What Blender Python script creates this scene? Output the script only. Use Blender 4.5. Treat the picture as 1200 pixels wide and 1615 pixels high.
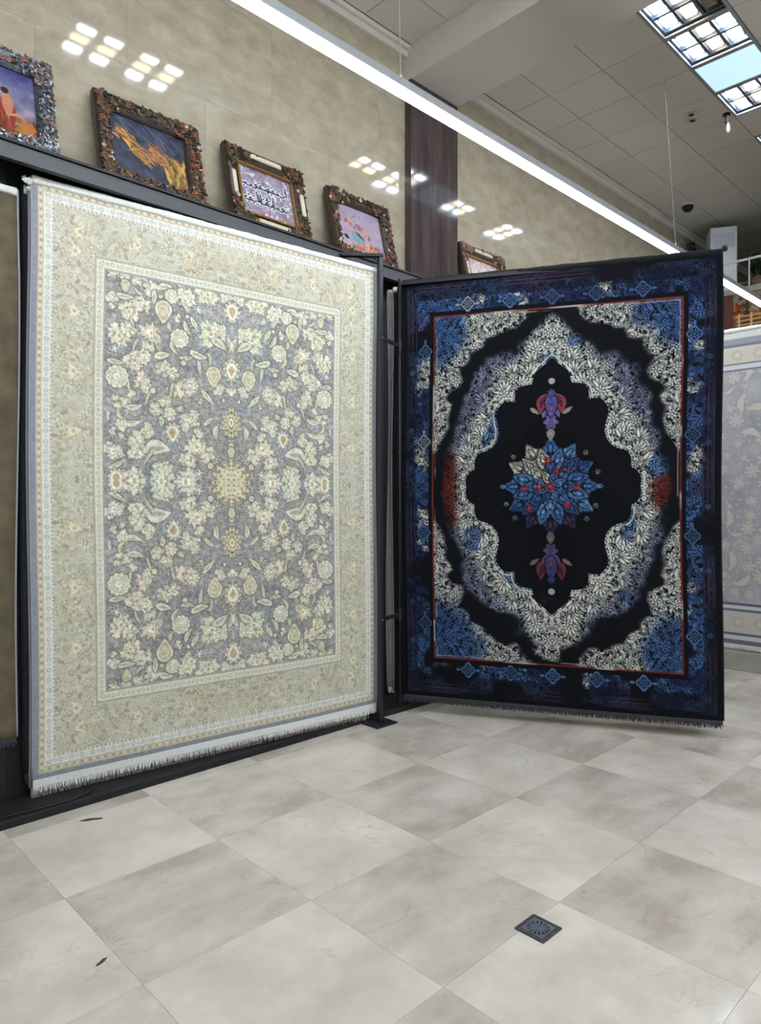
import bpy, bmesh, math, random
import numpy as np
from mathutils import Vector, Matrix

for o in list(bpy.data.objects): bpy.data.objects.remove(o, do_unlink=True)
scene = bpy.context.scene
COL = scene.collection

# ---------------------------------------------------------------- camera, world, exposure
# X runs along the marble wall, Y towards it, Z up; metres.
HEAD = math.radians(45.75)
cam_data = bpy.data.cameras.new('camera'); cam = bpy.data.objects.new('camera', cam_data); COL.objects.link(cam)
cam.location = (0, 0, 1.75)
cam.rotation_euler = (math.pi / 2, 0, HEAD - math.pi / 2)
cam_data.sensor_fit = 'VERTICAL'; cam_data.sensor_height = 36.0
cam_data.lens = 1100.0 / 1615.0 * 36.0
cam_data.shift_x = (600 - 606) / 1615.0; cam_data.shift_y = (795 - 807.5) / 1615.0
cam_data.clip_start = 0.05; cam_data.clip_end = 100
scene.camera = cam
world = bpy.data.worlds.new('world'); scene.world = world; world.use_nodes = True
world.node_tree.nodes['Background'].inputs[0].default_value = (0.80, 0.88, 1.0, 1)
world.node_tree.nodes['Background'].inputs[1].default_value = 0.25
vs = scene.view_settings
vs.view_transform = 'Standard'; vs.look = 'None'; vs.gamma = 1.0; vs.use_curve_mapping = False
vs.exposure = 1.32
LAMP_COOL = 20.0      # radiance of the louvre lamps
LAMP_WARM = 8.0
FILL_TUBE_POWER = 46.0
LED_POWER = 16.0
PANEL_POWER = 0.40

# ---------------------------------------------------------------- helpers
def lin(c):
    c = np.asarray(c, float)
    return np.where(c <= 0.04045, c / 12.92, ((c + 0.055) / 1.055) ** 2.4)
def L(r, g, b): return tuple(float(x) for x in lin(np.array([r, g, b]) / 255.0))

def tag(o, label=None, cat=None, group=None, kind=None):
    if label: o['label'] = label
    if cat: o['category'] = cat
    if group: o['group'] = group
    if kind: o['kind'] = kind
    return o
def empty(name, loc=(0, 0, 0), rz=0.0, label=None, cat=None, group=None, kind=None, parent=None):
    o = bpy.data.objects.new(name, None); COL.objects.link(o); o.location = loc; o.rotation_euler = (0, 0, rz)
    o.empty_display_size = 0.05
    if parent: o.parent = parent
    return tag(o, label, cat, group, kind)
def link(name, me, mat=None, parent=None, loc=None, rot=None):
    o = bpy.data.objects.new(name, me); COL.objects.link(o)
    if mat is not None and not me.materials: me.materials.append(mat)
    if parent: o.parent = parent
    if loc is not None: o.location = loc
    if rot is not None: o.rotation_euler = rot
    return o

class MB:
    """collects simple solids, build() turns them into ONE mesh object"""
    def __init__(self): self.v = []; self.f = []
    def add(self, vs_, fs_):
        b = len(self.v); self.v += [tuple(p) for p in vs_]; self.f += [tuple(i + b for i in q) for q in fs_]; return self
    def box(self, x0, y0, z0, x1, y1, z1, bev=0.0):
        if bev <= 0:
            return self.add([(x0, y0, z0), (x1, y0, z0), (x1, y1, z0), (x0, y1, z0), (x0, y0, z1), (x1, y0, z1), (x1, y1, z1), (x0, y1, z1)],
                     [(0, 3, 2, 1), (4, 5, 6, 7), (0, 1, 5, 4), (1, 2, 6, 5), (2, 3, 7, 6), (3, 0, 4, 7)])
        bm = bmesh.new(); bmesh.ops.create_cube(bm, size=1.0)
        for v in bm.verts: v.co = Vector((x0 + (v.co.x + .5) * (x1 - x0), y0 + (v.co.y + .5) * (y1 - y0), z0 + (v.co.z + .5) * (z1 - z0)))
        bmesh.ops.bevel(bm, geom=bm.edges[:], offset=bev, segments=1, affect='EDGES')
        bm.verts.index_update(); self.add([v.co for v in bm.verts], [[v.index for v in f.verts] for f in bm.faces]); bm.free(); return self
    def bar(self, a, b, w, t=None, n=4, up=(0, 0, 1)):
        """prism between two points: n sides, radius w (n=4: square of side w by t)"""
        a, b = Vector(a), Vector(b); d = (b - a).normalized(); u = Vector(up)
        if abs(d.dot(u)) > .95: u = Vector((1, 0, 0))
        s = d.cross(u).normalized(); u = s.cross(d).normalized(); t = t or w
        if n == 4: ring = [s * (w / 2 * i) + u * (t / 2 * j) for i, j in ((-1, -1), (1, -1), (1, 1), (-1, 1))]
        else: ring = [s * (w * math.cos(2 * math.pi * k / n)) + u * (w * math.sin(2 * math.pi * k / n)) for k in range(n)]
        m = len(ring)
        return self.add([a + r for r in ring] + [b + r for r in ring], [tuple(reversed(range(m))), tuple(range(m, 2 * m))] + [(k, (k + 1) % m, m + (k + 1) % m, m + k) for k in range(m)])
    def tube(self, pts, r, n=6):
        pts = [Vector(p) for p in pts]; m = len(pts); vs_ = []; fs_ = []
        for i, p in enumerate(pts):
            d = (pts[min(i + 1, m - 1)] - pts[max(i - 1, 0)]).normalized(); u = Vector((0, 0, 1)) if abs(d.z) < .9 else Vector((1, 0, 0))
            s = d.cross(u).normalized(); u = s.cross(d).normalized(); rr = r[i] if hasattr(r, '__len__') else r
            vs_ += [p + s * (rr * math.cos(2 * math.pi * k / n)) + u * (rr * math.sin(2 * math.pi * k / n)) for k in range(n)]
        for i in range(m - 1):
            fs_ += [(i * n + k, i * n + (k + 1) % n, (i + 1) * n + (k + 1) % n, (i + 1) * n + k) for k in range(n)]
        fs_ += [tuple(reversed(range(n))), tuple(range((m - 1) * n, m * n))]
        return self.add(vs_, fs_)
    def lathe(self, c, prof, n=16, axis='z'):
        vs_ = []; fs_ = []; m = len(prof)
        for r, z in prof:
            for k in range(n):
                a = 2 * math.pi * k / n; p = (r * math.cos(a), r * math.sin(a), z)
                if axis == 'y': p = (p[0], p[2], p[1])
                if axis == 'x': p = (p[2], p[0], p[1])
                vs_.append((c[0] + p[0], c[1] + p[1], c[2] + p[2]))
        for i in range(m - 1): fs_ += [(i * n + k, i * n + (k + 1) % n, (i + 1) * n + (k + 1) % n, (i + 1) * n + k) for k in range(n)]
        fs_ += [tuple(reversed(range(n))), tuple(range((m - 1) * n, m * n))]
        return self.add(vs_, fs_)
    def gem(self, c, r, s=(1, 1, 1)):
        x, y, z = c; a, b, d = r * s[0], r * s[1], r * s[2]; k = .72
        vs_ = [(x - a, y, z), (x + a, y, z), (x, y - b, z), (x, y + b, z), (x, y, z - d), (x, y, z + d)]
        return self.add(vs_, [(0, 2, 5), (2, 1, 5), (1, 3, 5), (3, 0, 5), (2, 0, 4), (1, 2, 4), (3, 1, 4), (0, 3, 4)])
    def mesh(self, name, smooth=False):
        me = bpy.data.meshes.new(name); me.from_pydata(self.v, [], self.f); me.update()
        bm = bmesh.new(); bm.from_mesh(me); bmesh.ops.recalc_face_normals(bm, faces=bm.faces[:]); bm.to_mesh(me); bm.free()
        if smooth: me.shade_smooth()
        return me
    def build(self, name, mat, parent=None, smooth=False, loc=None, rot=None): return link(name, self.mesh(name, smooth), mat, parent, loc, rot)

# ---------------------------------------------------------------- materials
def new_mat(name):
    m = bpy.data.materials.new(name); m.use_nodes = True; nt = m.node_tree
    return m, nt, nt.nodes['Principled BSDF']
def setin(b, **k):
    for a, v in k.items():
        n = a.replace('_', ' ')
        if n in b.inputs: b.inputs[n].default_value = v
def mat_plain(name, col, rough=.6, metal=0.0, var=.10, scale=12.0, bump=0.0, spec=.5, rnd=0.0, stretch=(1, 1, 1)):
    """procedural: noise mottling of the base colour and the gloss, optional relief, optional per-object shift"""
    m, nt, b = new_mat(name); N = nt.nodes; K = nt.links
    tc = N.new('ShaderNodeTexCoord'); mp = N.new('ShaderNodeMapping'); K.new(tc.outputs['Object'], mp.inputs['Vector']); mp.inputs['Scale'].default_value = stretch
    nz = N.new('ShaderNodeTexNoise'); nz.inputs['Scale'].default_value = scale; nz.inputs['Detail'].default_value = 5; K.new(mp.outputs[0], nz.inputs['Vector'])
    rp = N.new('ShaderNodeValToRGB'); K.new(nz.outputs['Fac'], rp.inputs['Fac'])
    rp.color_ramp.elements[0].position = .3; rp.color_ramp.elements[1].position = .7
    rp.color_ramp.elements[0].color = tuple(c * (1 - var) for c in col) + (1,); rp.color_ramp.elements[1].color = tuple(min(1, c * (1 + var)) for c in col) + (1,)
    out = rp.outputs['Color']
    if rnd:
        oi = N.new('ShaderNodeObjectInfo'); mr = N.new('ShaderNodeMapRange'); K.new(oi.outputs['Random'], mr.inputs['Value']); mr.inputs['To Min'].default_value = 1 - rnd; mr.inputs['To Max'].default_value = 1 + rnd
        vm = N.new('ShaderNodeVectorMath'); vm.operation = 'SCALE'; K.new(out, vm.inputs[0]); K.new(mr.outputs[0], vm.inputs['Scale']); out = vm.outputs[0]
    K.new(out, b.inputs['Base Color'])
    setin(b, Roughness=rough, Metallic=metal); b.inputs['Specular IOR Level'].default_value = spec
    if bump:
        bp = N.new('ShaderNodeBump'); bp.inputs['Strength'].default_value = bump; bp.inputs['Distance'].default_value = .01; K.new(nz.outputs['Fac'], bp.inputs['Height']); K.new(bp.outputs[0], b.inputs['Normal'])
    return m
def mat_marble(name, c0, c1, vein, rough=.06, scale=1.2, spec=.5, rnd=.04, stretch=(1, 1, 1), vein_amt=.35, cloud=(.35, .65)):
    """polished stone: clouds, warped veins, random offset per slab"""
    m, nt, b = new_mat(name); N = nt.nodes; K = nt.links
    tc = N.new('ShaderNodeTexCoord'); oi = N.new('ShaderNodeObjectInfo'); mp = N.new('ShaderNodeMapping')
    mu = N.new('ShaderNodeVectorMath'); mu.operation = 'SCALE'; mu.inputs[0].default_value = (37.0, 53.0, 71.0); K.new(oi.outputs['Random'], mu.inputs['Scale'])
    K.new(tc.outputs['Object'], mp.inputs['Vector']); K.new(mu.outputs[0], mp.inputs['Location']); mp.inputs['Scale'].default_value = stretch
    nz = N.new('ShaderNodeTexNoise'); nz.inputs['Scale'].default_value = scale; nz.inputs['Detail'].default_value = 8; nz.inputs['Roughness'].default_value = .62; K.new(mp.outputs[0], nz.inputs['Vector'])
    rp = N.new('ShaderNodeValToRGB'); K.new(nz.outputs['Fac'], rp.inputs['Fac']); rp.color_ramp.elements[0].position = cloud[0]; rp.color_ramp.elements[1].position = cloud[1]
    rp.color_ramp.elements[0].color = c0 + (1,); rp.color_ramp.elements[1].color = c1 + (1,)
    nv = N.new('ShaderNodeTexNoise'); nv.inputs['Scale'].default_value = scale * 1.7; nv.inputs['Detail'].default_value = 7; nv.inputs['Distortion'].default_value = 1.2; K.new(mp.outputs[0], nv.inputs['Vector'])
    sb = N.new('ShaderNodeMath'); sb.operation = 'SUBTRACT'; K.new(nv.outputs['Fac'], sb.inputs[0]); sb.inputs[1].default_value = .5
    ab = N.new('ShaderNodeMath'); ab.operation = 'ABSOLUTE'; K.new(sb.outputs[0], ab.inputs[0])
    mr = N.new('ShaderNodeMapRange'); K.new(ab.outputs[0], mr.inputs['Value']); mr.inputs['From Min'].default_value = .0; mr.inputs['From Max'].default_value = .012; mr.inputs['To Min'].default_value = vein_amt; mr.inputs['To Max'].default_value = 0
    gate = N.new('ShaderNodeTexNoise'); gate.inputs['Scale'].default_value = scale * 1.1; K.new(mp.outputs[0], gate.inputs['Vector'])
    gm = N.new('ShaderNodeMapRange'); K.new(gate.outputs['Fac'], gm.inputs['Value']); gm.inputs['From Min'].default_value = .45; gm.inputs['From Max'].default_value = .6
    ml = N.new('ShaderNodeMath'); ml.operation = 'MULTIPLY'; K.new(mr.outputs[0], ml.inputs[0]); K.new(gm.outputs[0], ml.inputs[1])
    mx = N.new('ShaderNodeMix'); mx.data_type = 'RGBA'; K.new(ml.outputs[0], mx.inputs['Factor']); K.new(rp.outputs['Color'], mx.inputs['A']); mx.inputs['B'].default_value = vein + (1,)
    m2 = N.new('ShaderNodeMapRange'); K.new(oi.outputs['Random'], m2.inputs['Value']); m2.inputs['To Min'].default_value = 1 - rnd; m2.inputs['To Max'].default_value = 1 + rnd
    sc = N.new('ShaderNodeVectorMath'); sc.operation = 'SCALE'; K.new(mx.outputs['Result'], sc.inputs[0]); K.new(m2.outputs[0], sc.inputs['Scale'])
    K.new(sc.outputs[0], b.inputs['Base Color']); setin(b, Roughness=rough); b.inputs['Specular IOR Level'].default_value = spec
    return m
def mat_emit(name, col, power):
    m, nt, b = new_mat(name); N = nt.nodes; K = nt.links
    nz = N.new('ShaderNodeTexNoise'); nz.inputs['Scale'].default_value = 2.0
    rp = N.new('ShaderNodeValToRGB'); K.new(nz.outputs['Fac'], rp.inputs['Fac']); rp.color_ramp.elements[0].color = tuple(c * .96 for c in col) + (1,); rp.color_ramp.elements[1].color = tuple(col) + (1,)
    K.new(rp.outputs['Color'], b.inputs['Emission Color']); b.inputs['Emission Strength'].default_value = power
    b.inputs['Base Color'].default_value = (.8, .8, .8, 1); setin(b, Roughness=.5)
    return m
def mat_weave(name, rough=.95, pile=220.0, bump=.25, sheen=.0):
    """colour from the woven design stored on the mesh, pile grain from noise"""
    m, nt, b = new_mat(name); N = nt.nodes; K = nt.links
    at = N.new('ShaderNodeAttribute'); at.attribute_name = 'Design'
    tc = N.new('ShaderNodeTexCoord'); nz = N.new('ShaderNodeTexNoise'); nz.inputs['Scale'].default_value = pile; nz.inputs['Detail'].default_value = 2; K.new(tc.outputs['Object'], nz.inputs['Vector'])
    mr = N.new('ShaderNodeMapRange'); K.new(nz.outputs['Fac'], mr.inputs['Value']); mr.inputs['From Min'].default_value = .25; mr.inputs['From Max'].default_value = .75; mr.inputs['To Min'].default_value = .82; mr.inputs['To Max'].default_value = 1.12
    sc = N.new('ShaderNodeVectorMath'); sc.operation = 'SCALE'; K.new(at.outputs['Color'], sc.inputs[0]); K.new(mr.outputs[0], sc.inputs['Scale'])
    K.new(sc.outputs[0], b.inputs['Base Color']); setin(b, Roughness=rough); b.inputs['Specular IOR Level'].default_value = .15; b.inputs['Sheen Weight'].default_value = sheen
    bp = N.new('ShaderNodeBump'); bp.inputs['Strength'].default_value = bump; bp.inputs['Distance'].default_value = .004; K.new(nz.outputs['Fac'], bp.inputs['Height']); K.new(bp.outputs[0], b.inputs['Normal'])
    return m
# ---------------------------------------------------------------- woven designs (numpy drawing, stored as mesh colours)
def value_noise(w, h, cell, rng, oct=3):
    out = np.zeros((h, w)); amp = 1.0; tot = 0.0
    for o in range(oct):
        c = max(2.0, cell / 2 ** o)
        g = rng.random((int(h / c) + 3, int(w / c) + 3))
        y = np.arange(h) / c; x = np.arange(w) / c
        yi = y.astype(int); xi = x.astype(int)
        fy = (y - yi)[:, None]; fx = (x - xi)[None, :]
        fy = fy * fy * (3 - 2 * fy); fx = fx * fx * (3 - 2 * fx)
        a = g[yi][:, xi]; b = g[yi][:, xi + 1]; c2 = g[yi + 1][:, xi]; d = g[yi + 1][:, xi + 1]
        out += amp * ((a * (1 - fx) + b * fx) * (1 - fy) + (c2 * (1 - fx) + d * fx) * fy)
        tot += amp; amp *= 0.55
    return out / tot

def smooth(a, b, x):
    t = np.clip((x - a) / (b - a), 0, 1)
    return t * t * (3 - 2 * t)

def rgb(r, g, b): return np.array([r, g, b], float) / 255.0

class Canvas:
    """A small painter in metres; x right, y down from the upper left corner."""
    def __init__(self, wm, hm, ppm, bg):
        self.w = int(round(wm * ppm)); self.h = int(round(hm * ppm)); self.ppm = ppm
        self.a = np.ones((self.h, self.w, len(bg))) * np.asarray(bg, float)
        self.aa = 0.6 / ppm
    def win(self, x0, y0, x1, y1):
        p = self.ppm
        i0 = max(0, int(y0 * p) - 1); i1 = min(self.h, int(y1 * p) + 2)
        j0 = max(0, int(x0 * p) - 1); j1 = min(self.w, int(x1 * p) + 2)
        if i1 <= i0 or j1 <= j0: return None
        yy, xx = np.mgrid[i0:i1, j0:j1]
        return (slice(i0, i1), slice(j0, j1)), (xx + 0.5) / p, (yy + 0.5) / p
    def put(self, sl, sd, col, op=1.0):
        m = np.clip(0.5 - sd / (2 * self.aa), 0, 1)[..., None] * op
        self.a[sl] = self.a[sl] * (1 - m) + np.asarray(col) * m
    def flower(self, x, y, r, n, col, dep=0.22, rot=0.0, line=None, sx=1.0, lw=0.006, op=1.0):
        W = self.win(x - r - lw, y - r - lw, x + r + lw, y + r + lw)
        if W is None: return
        sl, X, Y = W
        dx = (X - x) / sx; dy = Y - y
        rr = np.hypot(dx, dy); t = np.arctan2(dy, dx) + rot
        sd = rr - r * (1 - dep + dep * np.cos(n * t))
        if line is not None: self.put(sl, sd - lw, line, op)
        self.put(sl, sd, col, op)
    def blossom(self, x, y, r, rng, col, line=None, lw=0.006, n=7, rough=.22):
        W = self.win(x - r * 1.3 - lw, y - r * 1.3 - lw, x + r * 1.3 + lw, y + r * 1.3 + lw)
        if W is None: return
        sl, X, Y = W; dx = X - x; dy = Y - y; rr = np.hypot(dx, dy); t = np.arctan2(dy, dx)
        k = 1.0 - rough * .5
        for h, a in ((n, .5), (3, .45), (2, .4), (2 * n + 1, .3)): k = k + rough * a * np.cos(h * t + rng.uniform(0, 6.3))
        sd = rr - r * k
        if line is not None: self.put(sl, sd - lw, line)
        self.put(sl, sd, col)
    def leaf(self, x, y, L, wd, ang, col, line=None, lw=0.005, bend=0.0, op=1.0):
        R = max(L, wd) + lw
        W = self.win(x - R, y - R, x + R, y + R)
        if W is None: return
        sl, X, Y = W
        c, s = math.cos(ang), math.sin(ang)
        u = ((X - x) * c + (Y - y) * s) / L; v = -(X - x) * s + (Y - y) * c
        v = v - bend * (u * u - 0.4) * L
        sd = np.abs(v) - wd * np.clip(1 - u * u, 0, 1) ** 0.8 * (1 - 0.35 * u)
        sd = np.where(np.abs(u) > 1, 1.0, sd)
        if line is not None:
            s2 = np.where(np.abs(u) > 1 + lw / L, 1.0, np.abs(v) - (wd + lw) * np.clip(1.08 - u * u, 0, 1) ** 0.8 * (1 - 0.3 * u))
            self.put(sl, s2, line, op)
        self.put(sl, sd, col, op)
    def drop(self, x, y, r, col, line=None, lw=0.006, sx=0.85, flip=1):
        R = r * 1.5 + lw
        W = self.win(x - R, y - R, x + R, y + R)
        if W is None: return
        sl, X, Y = W
        dx = (X - x) / sx; dy = (Y - y) * flip
        k = np.where(dy > 0, 1 - 0.62 * np.clip(dy / (r * 1.35), 0, 1) ** 1.2, 1.0)
        sd = np.maximum(np.hypot(dx / np.maximum(k, .2), np.where(dy > 0, dy * 0.75, dy)) - r, dy - 1.35 * r)
        if line is not None: self.put(sl, sd - lw, line)
        self.put(sl, sd, col)
    def stroke(self, pts, wd, col, op=1.0):
        pts = np.asarray(pts, float)
        W = self.win(pts[:, 0].min() - wd, pts[:, 1].min() - wd, pts[:, 0].max() + wd, pts[:, 1].max() + wd)
        if W is None: return
        sl, X, Y = W
        self.put(sl, polyline_dist(pts, X, Y) - wd, col, op)
    def poly(self, pts, col, op=1.0):
        pts = np.asarray(pts, float)
        W = self.win(pts[:, 0].min(), pts[:, 1].min(), pts[:, 0].max(), pts[:, 1].max())
        if W is None: return
        sl, X, Y = W
        d = polyline_dist(np.vstack([pts, pts[:1]]), X, Y)
        self.put(sl, np.where(inside(pts, X, Y), -d, d), col, op)

def polyline_dist(p, X, Y):
    best = np.full(X.shape, 1e9)
    for (ax, ay), (bx, by) in zip(p[:-1], p[1:]):
        ex, ey = bx - ax, by - ay
        t = np.clip(((X - ax) * ex + (Y - ay) * ey) / (ex * ex + ey * ey + 1e-12), 0, 1)
        best = np.minimum(best, np.hypot(X - ax - t * ex, Y - ay - t * ey))
    return best

def inside(p, X, Y):
    r = np.zeros(X.shape, bool); n = len(p)
    for i in range(n):
        x0, y0 = p[i]; x1, y1 = p[(i + 1) % n]
        if y0 == y1: continue
        c = ((y0 > Y) != (y1 > Y)) & (X < (x1 - x0) * (Y - y0) / (y1 - y0) + x0)
        r ^= c
    return r

def arc_pts(x0, y0, x1, y1, bend, n=10):
    t = np.linspace(0, 1, n); mx, my = (y1 - y0) * bend, (x0 - x1) * bend
    k = 4 * t * (1 - t)
    return np.stack([x0 + (x1 - x0) * t + mx * k, y0 + (y1 - y0) * t + my * k], 1)

def scatter(rng, x0, y0, x1, y1, dmin, tries=4000):
    """loose packing of points in a rectangle"""
    g = {}; out = []
    for _ in range(tries):
        x = rng.uniform(x0, x1); y = rng.uniform(y0, y1); i, j = int(x / dmin), int(y / dmin)
        if all((x - px) ** 2 + (y - py) ** 2 > dmin * dmin for a in (-1, 0, 1) for b in (-1, 0, 1) for px, py in g.get((i + a, j + b), ())):
            g.setdefault((i, j), []).append((x, y)); out.append((x, y))
    return out

MOTIFS = """f 0.451 0.463 0.026;f 0.524 0.457 0.026;p 0.529 0.526 0.029;f 0.599 0.486 0.025;f 0.685 0.505 0.036;l 0.777 0.491 0.041 0.017 -15;l 0.886 0.461 0.038 0.015 40;f 0.749 0.556 0.014;b 0.824 0.542 0.041;f 0.93 0.536 0.047;o 1.069 0.486 0.059;f 1.203 0.476 0.03;f 1.304 0.491 0.031;P 1.25 0.569 0.056;p 0.772 0.643 0.054;f 0.626 0.628 0.041;l 0.524 0.598 0.049 0.015 0;f 0.447 0.617 0.029;f 0.451 0.673 0.017;o 0.555 0.689 0.044;l 0.708 0.573 0.04 0.014 90;f 0.498 0.848 0.055;f 0.546 0.793 0.035;k 0.689 0.801 0.053;l 0.74 0.83 0.028 0.013 60;l 0.93 0.736 0.04 0.013 60;l 0.979 0.7 0.039 0.013 60;s 1.004 0.602 0.024;f 0.862 0.678 0.024;b 0.93 0.657 0.011;f 0.93 0.606 0.018;b 0.881 0.809 0.053;l 0.843 0.879 0.038 0.011 60;o 1.099 0.748 0.062;f 1.171 0.717 0.035;l 1.156 0.806 0.046 0.024 30;f 0.671 0.894 0.029;l 0.768 0.935 0.039 0.02 -15;o 0.595 0.99 0.049;f 0.657 0.959 0.036;l 0.481 1.013 0.044 0.014 5;b 0.49 1.104 0.061;k 0.639 1.105 0.041;f 0.671 1.151 0.034;f 0.786 1.015 0.041;o 0.838 1.05 0.029;l 0.93 0.932 0.038 0.013 -10;l 1.009 0.903 0.048 0.019 15;b 0.91 0.967 0.016;k 0.891 1.141 0.052;f 0.969 1.115 0.04;p 1.12 1.027 0.052;f 1.161 1.118 0.03;l 1.079 1.179 0.047 0.014 45;P 1.256 0.977 0.062;f 1.256 1.123 0.029;M 1.256 1.338 0.073;b 1.256 1.503 0.024;p 1.256 1.542 0.032;f 0.481 1.236 0.021;f 0.494 1.283 0.02;f 0.542 1.257 0.025;l 0.595 1.283 0.041 0.016 -10;f 0.796 1.234 0.035;f 0.731 1.294 0.031;f 0.824 1.305 0.032;l 0.768 1.364 0.027 0.013 90;f 0.94 1.351 0.046;f 0.989 1.31 0.027;P 0.843 1.432 0.052;f 0.617 1.491 0.041;f 0.468 1.57 0.042;f 0.617 1.563 0.04;l 0.74 1.539 0.068 0.039 -5;k 0.999 1.516 0.06;f 0.94 1.608 0.044;f 1.074 1.579 0.035;f 1.099 1.53 0.02;l 0.49 1.648 0.045 0.012 -30;l 0.573 1.383 0.057 0.016 -5;l 0.685 1.595 0.046 0.009 120;f 0.68 1.429 0.032;f 0.516 1.391 0.03;f 0.464 1.443 0.021;f 0.516 1.471 0.017;P 0.485 1.735 0.048;f 0.595 1.742 0.061;f 0.768 1.674 0.041;f 0.768 1.742 0.069;f 0.93 1.744 0.059;s 1.019 1.695 0.027;s 1.019 1.78 0.027;b 1.099 1.64 0.018;l 1.14 1.413 0.036 0.016 90;f 1.019 1.426 0.025;l 1.089 1.34 0.035 0.012 -40;b 0.503 1.348 0.01;l 0.507 1.339 0.03 0.011 60;l 0.438 1.354 0.021 0.009 90;f 0.74 1.003 0.018;b 0.712 1.169 0.017;l 0.676 1.227 0.039 0.007 110;l 1.019 0.987 0.039 0.01 80;l 0.834 1.157 0.041 0.009 100;f 0.891 1.271 0.019;l 1.089 0.921 0.035 0.01 80;f 1.029 1.212 0.016;b 1.192 1.188 0.01;f 1.13 0.341 0.024;f 1.029 0.399 0.021;f 0.834 0.402 0.018;l 0.74 0.421 0.028 0.011 10;f 1.32 0.36 0.019;l 0.613 0.555 0.023 0.008 30;l 0.577 0.757 0.027 0.008 70;l 0.595 0.896 0.039 0.007 110;l 0.815 0.745 0.024 0.011 70;s 0.473 0.931 0.022;l 0.568 1.166 0.03 0.007 70;f 0.577 1.201 0.023;l 1.234 0.805 0.041 0.014 80;f 1.277 0.877 0.027;l 0.648 0.467 0.023 0.009 40"""

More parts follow.
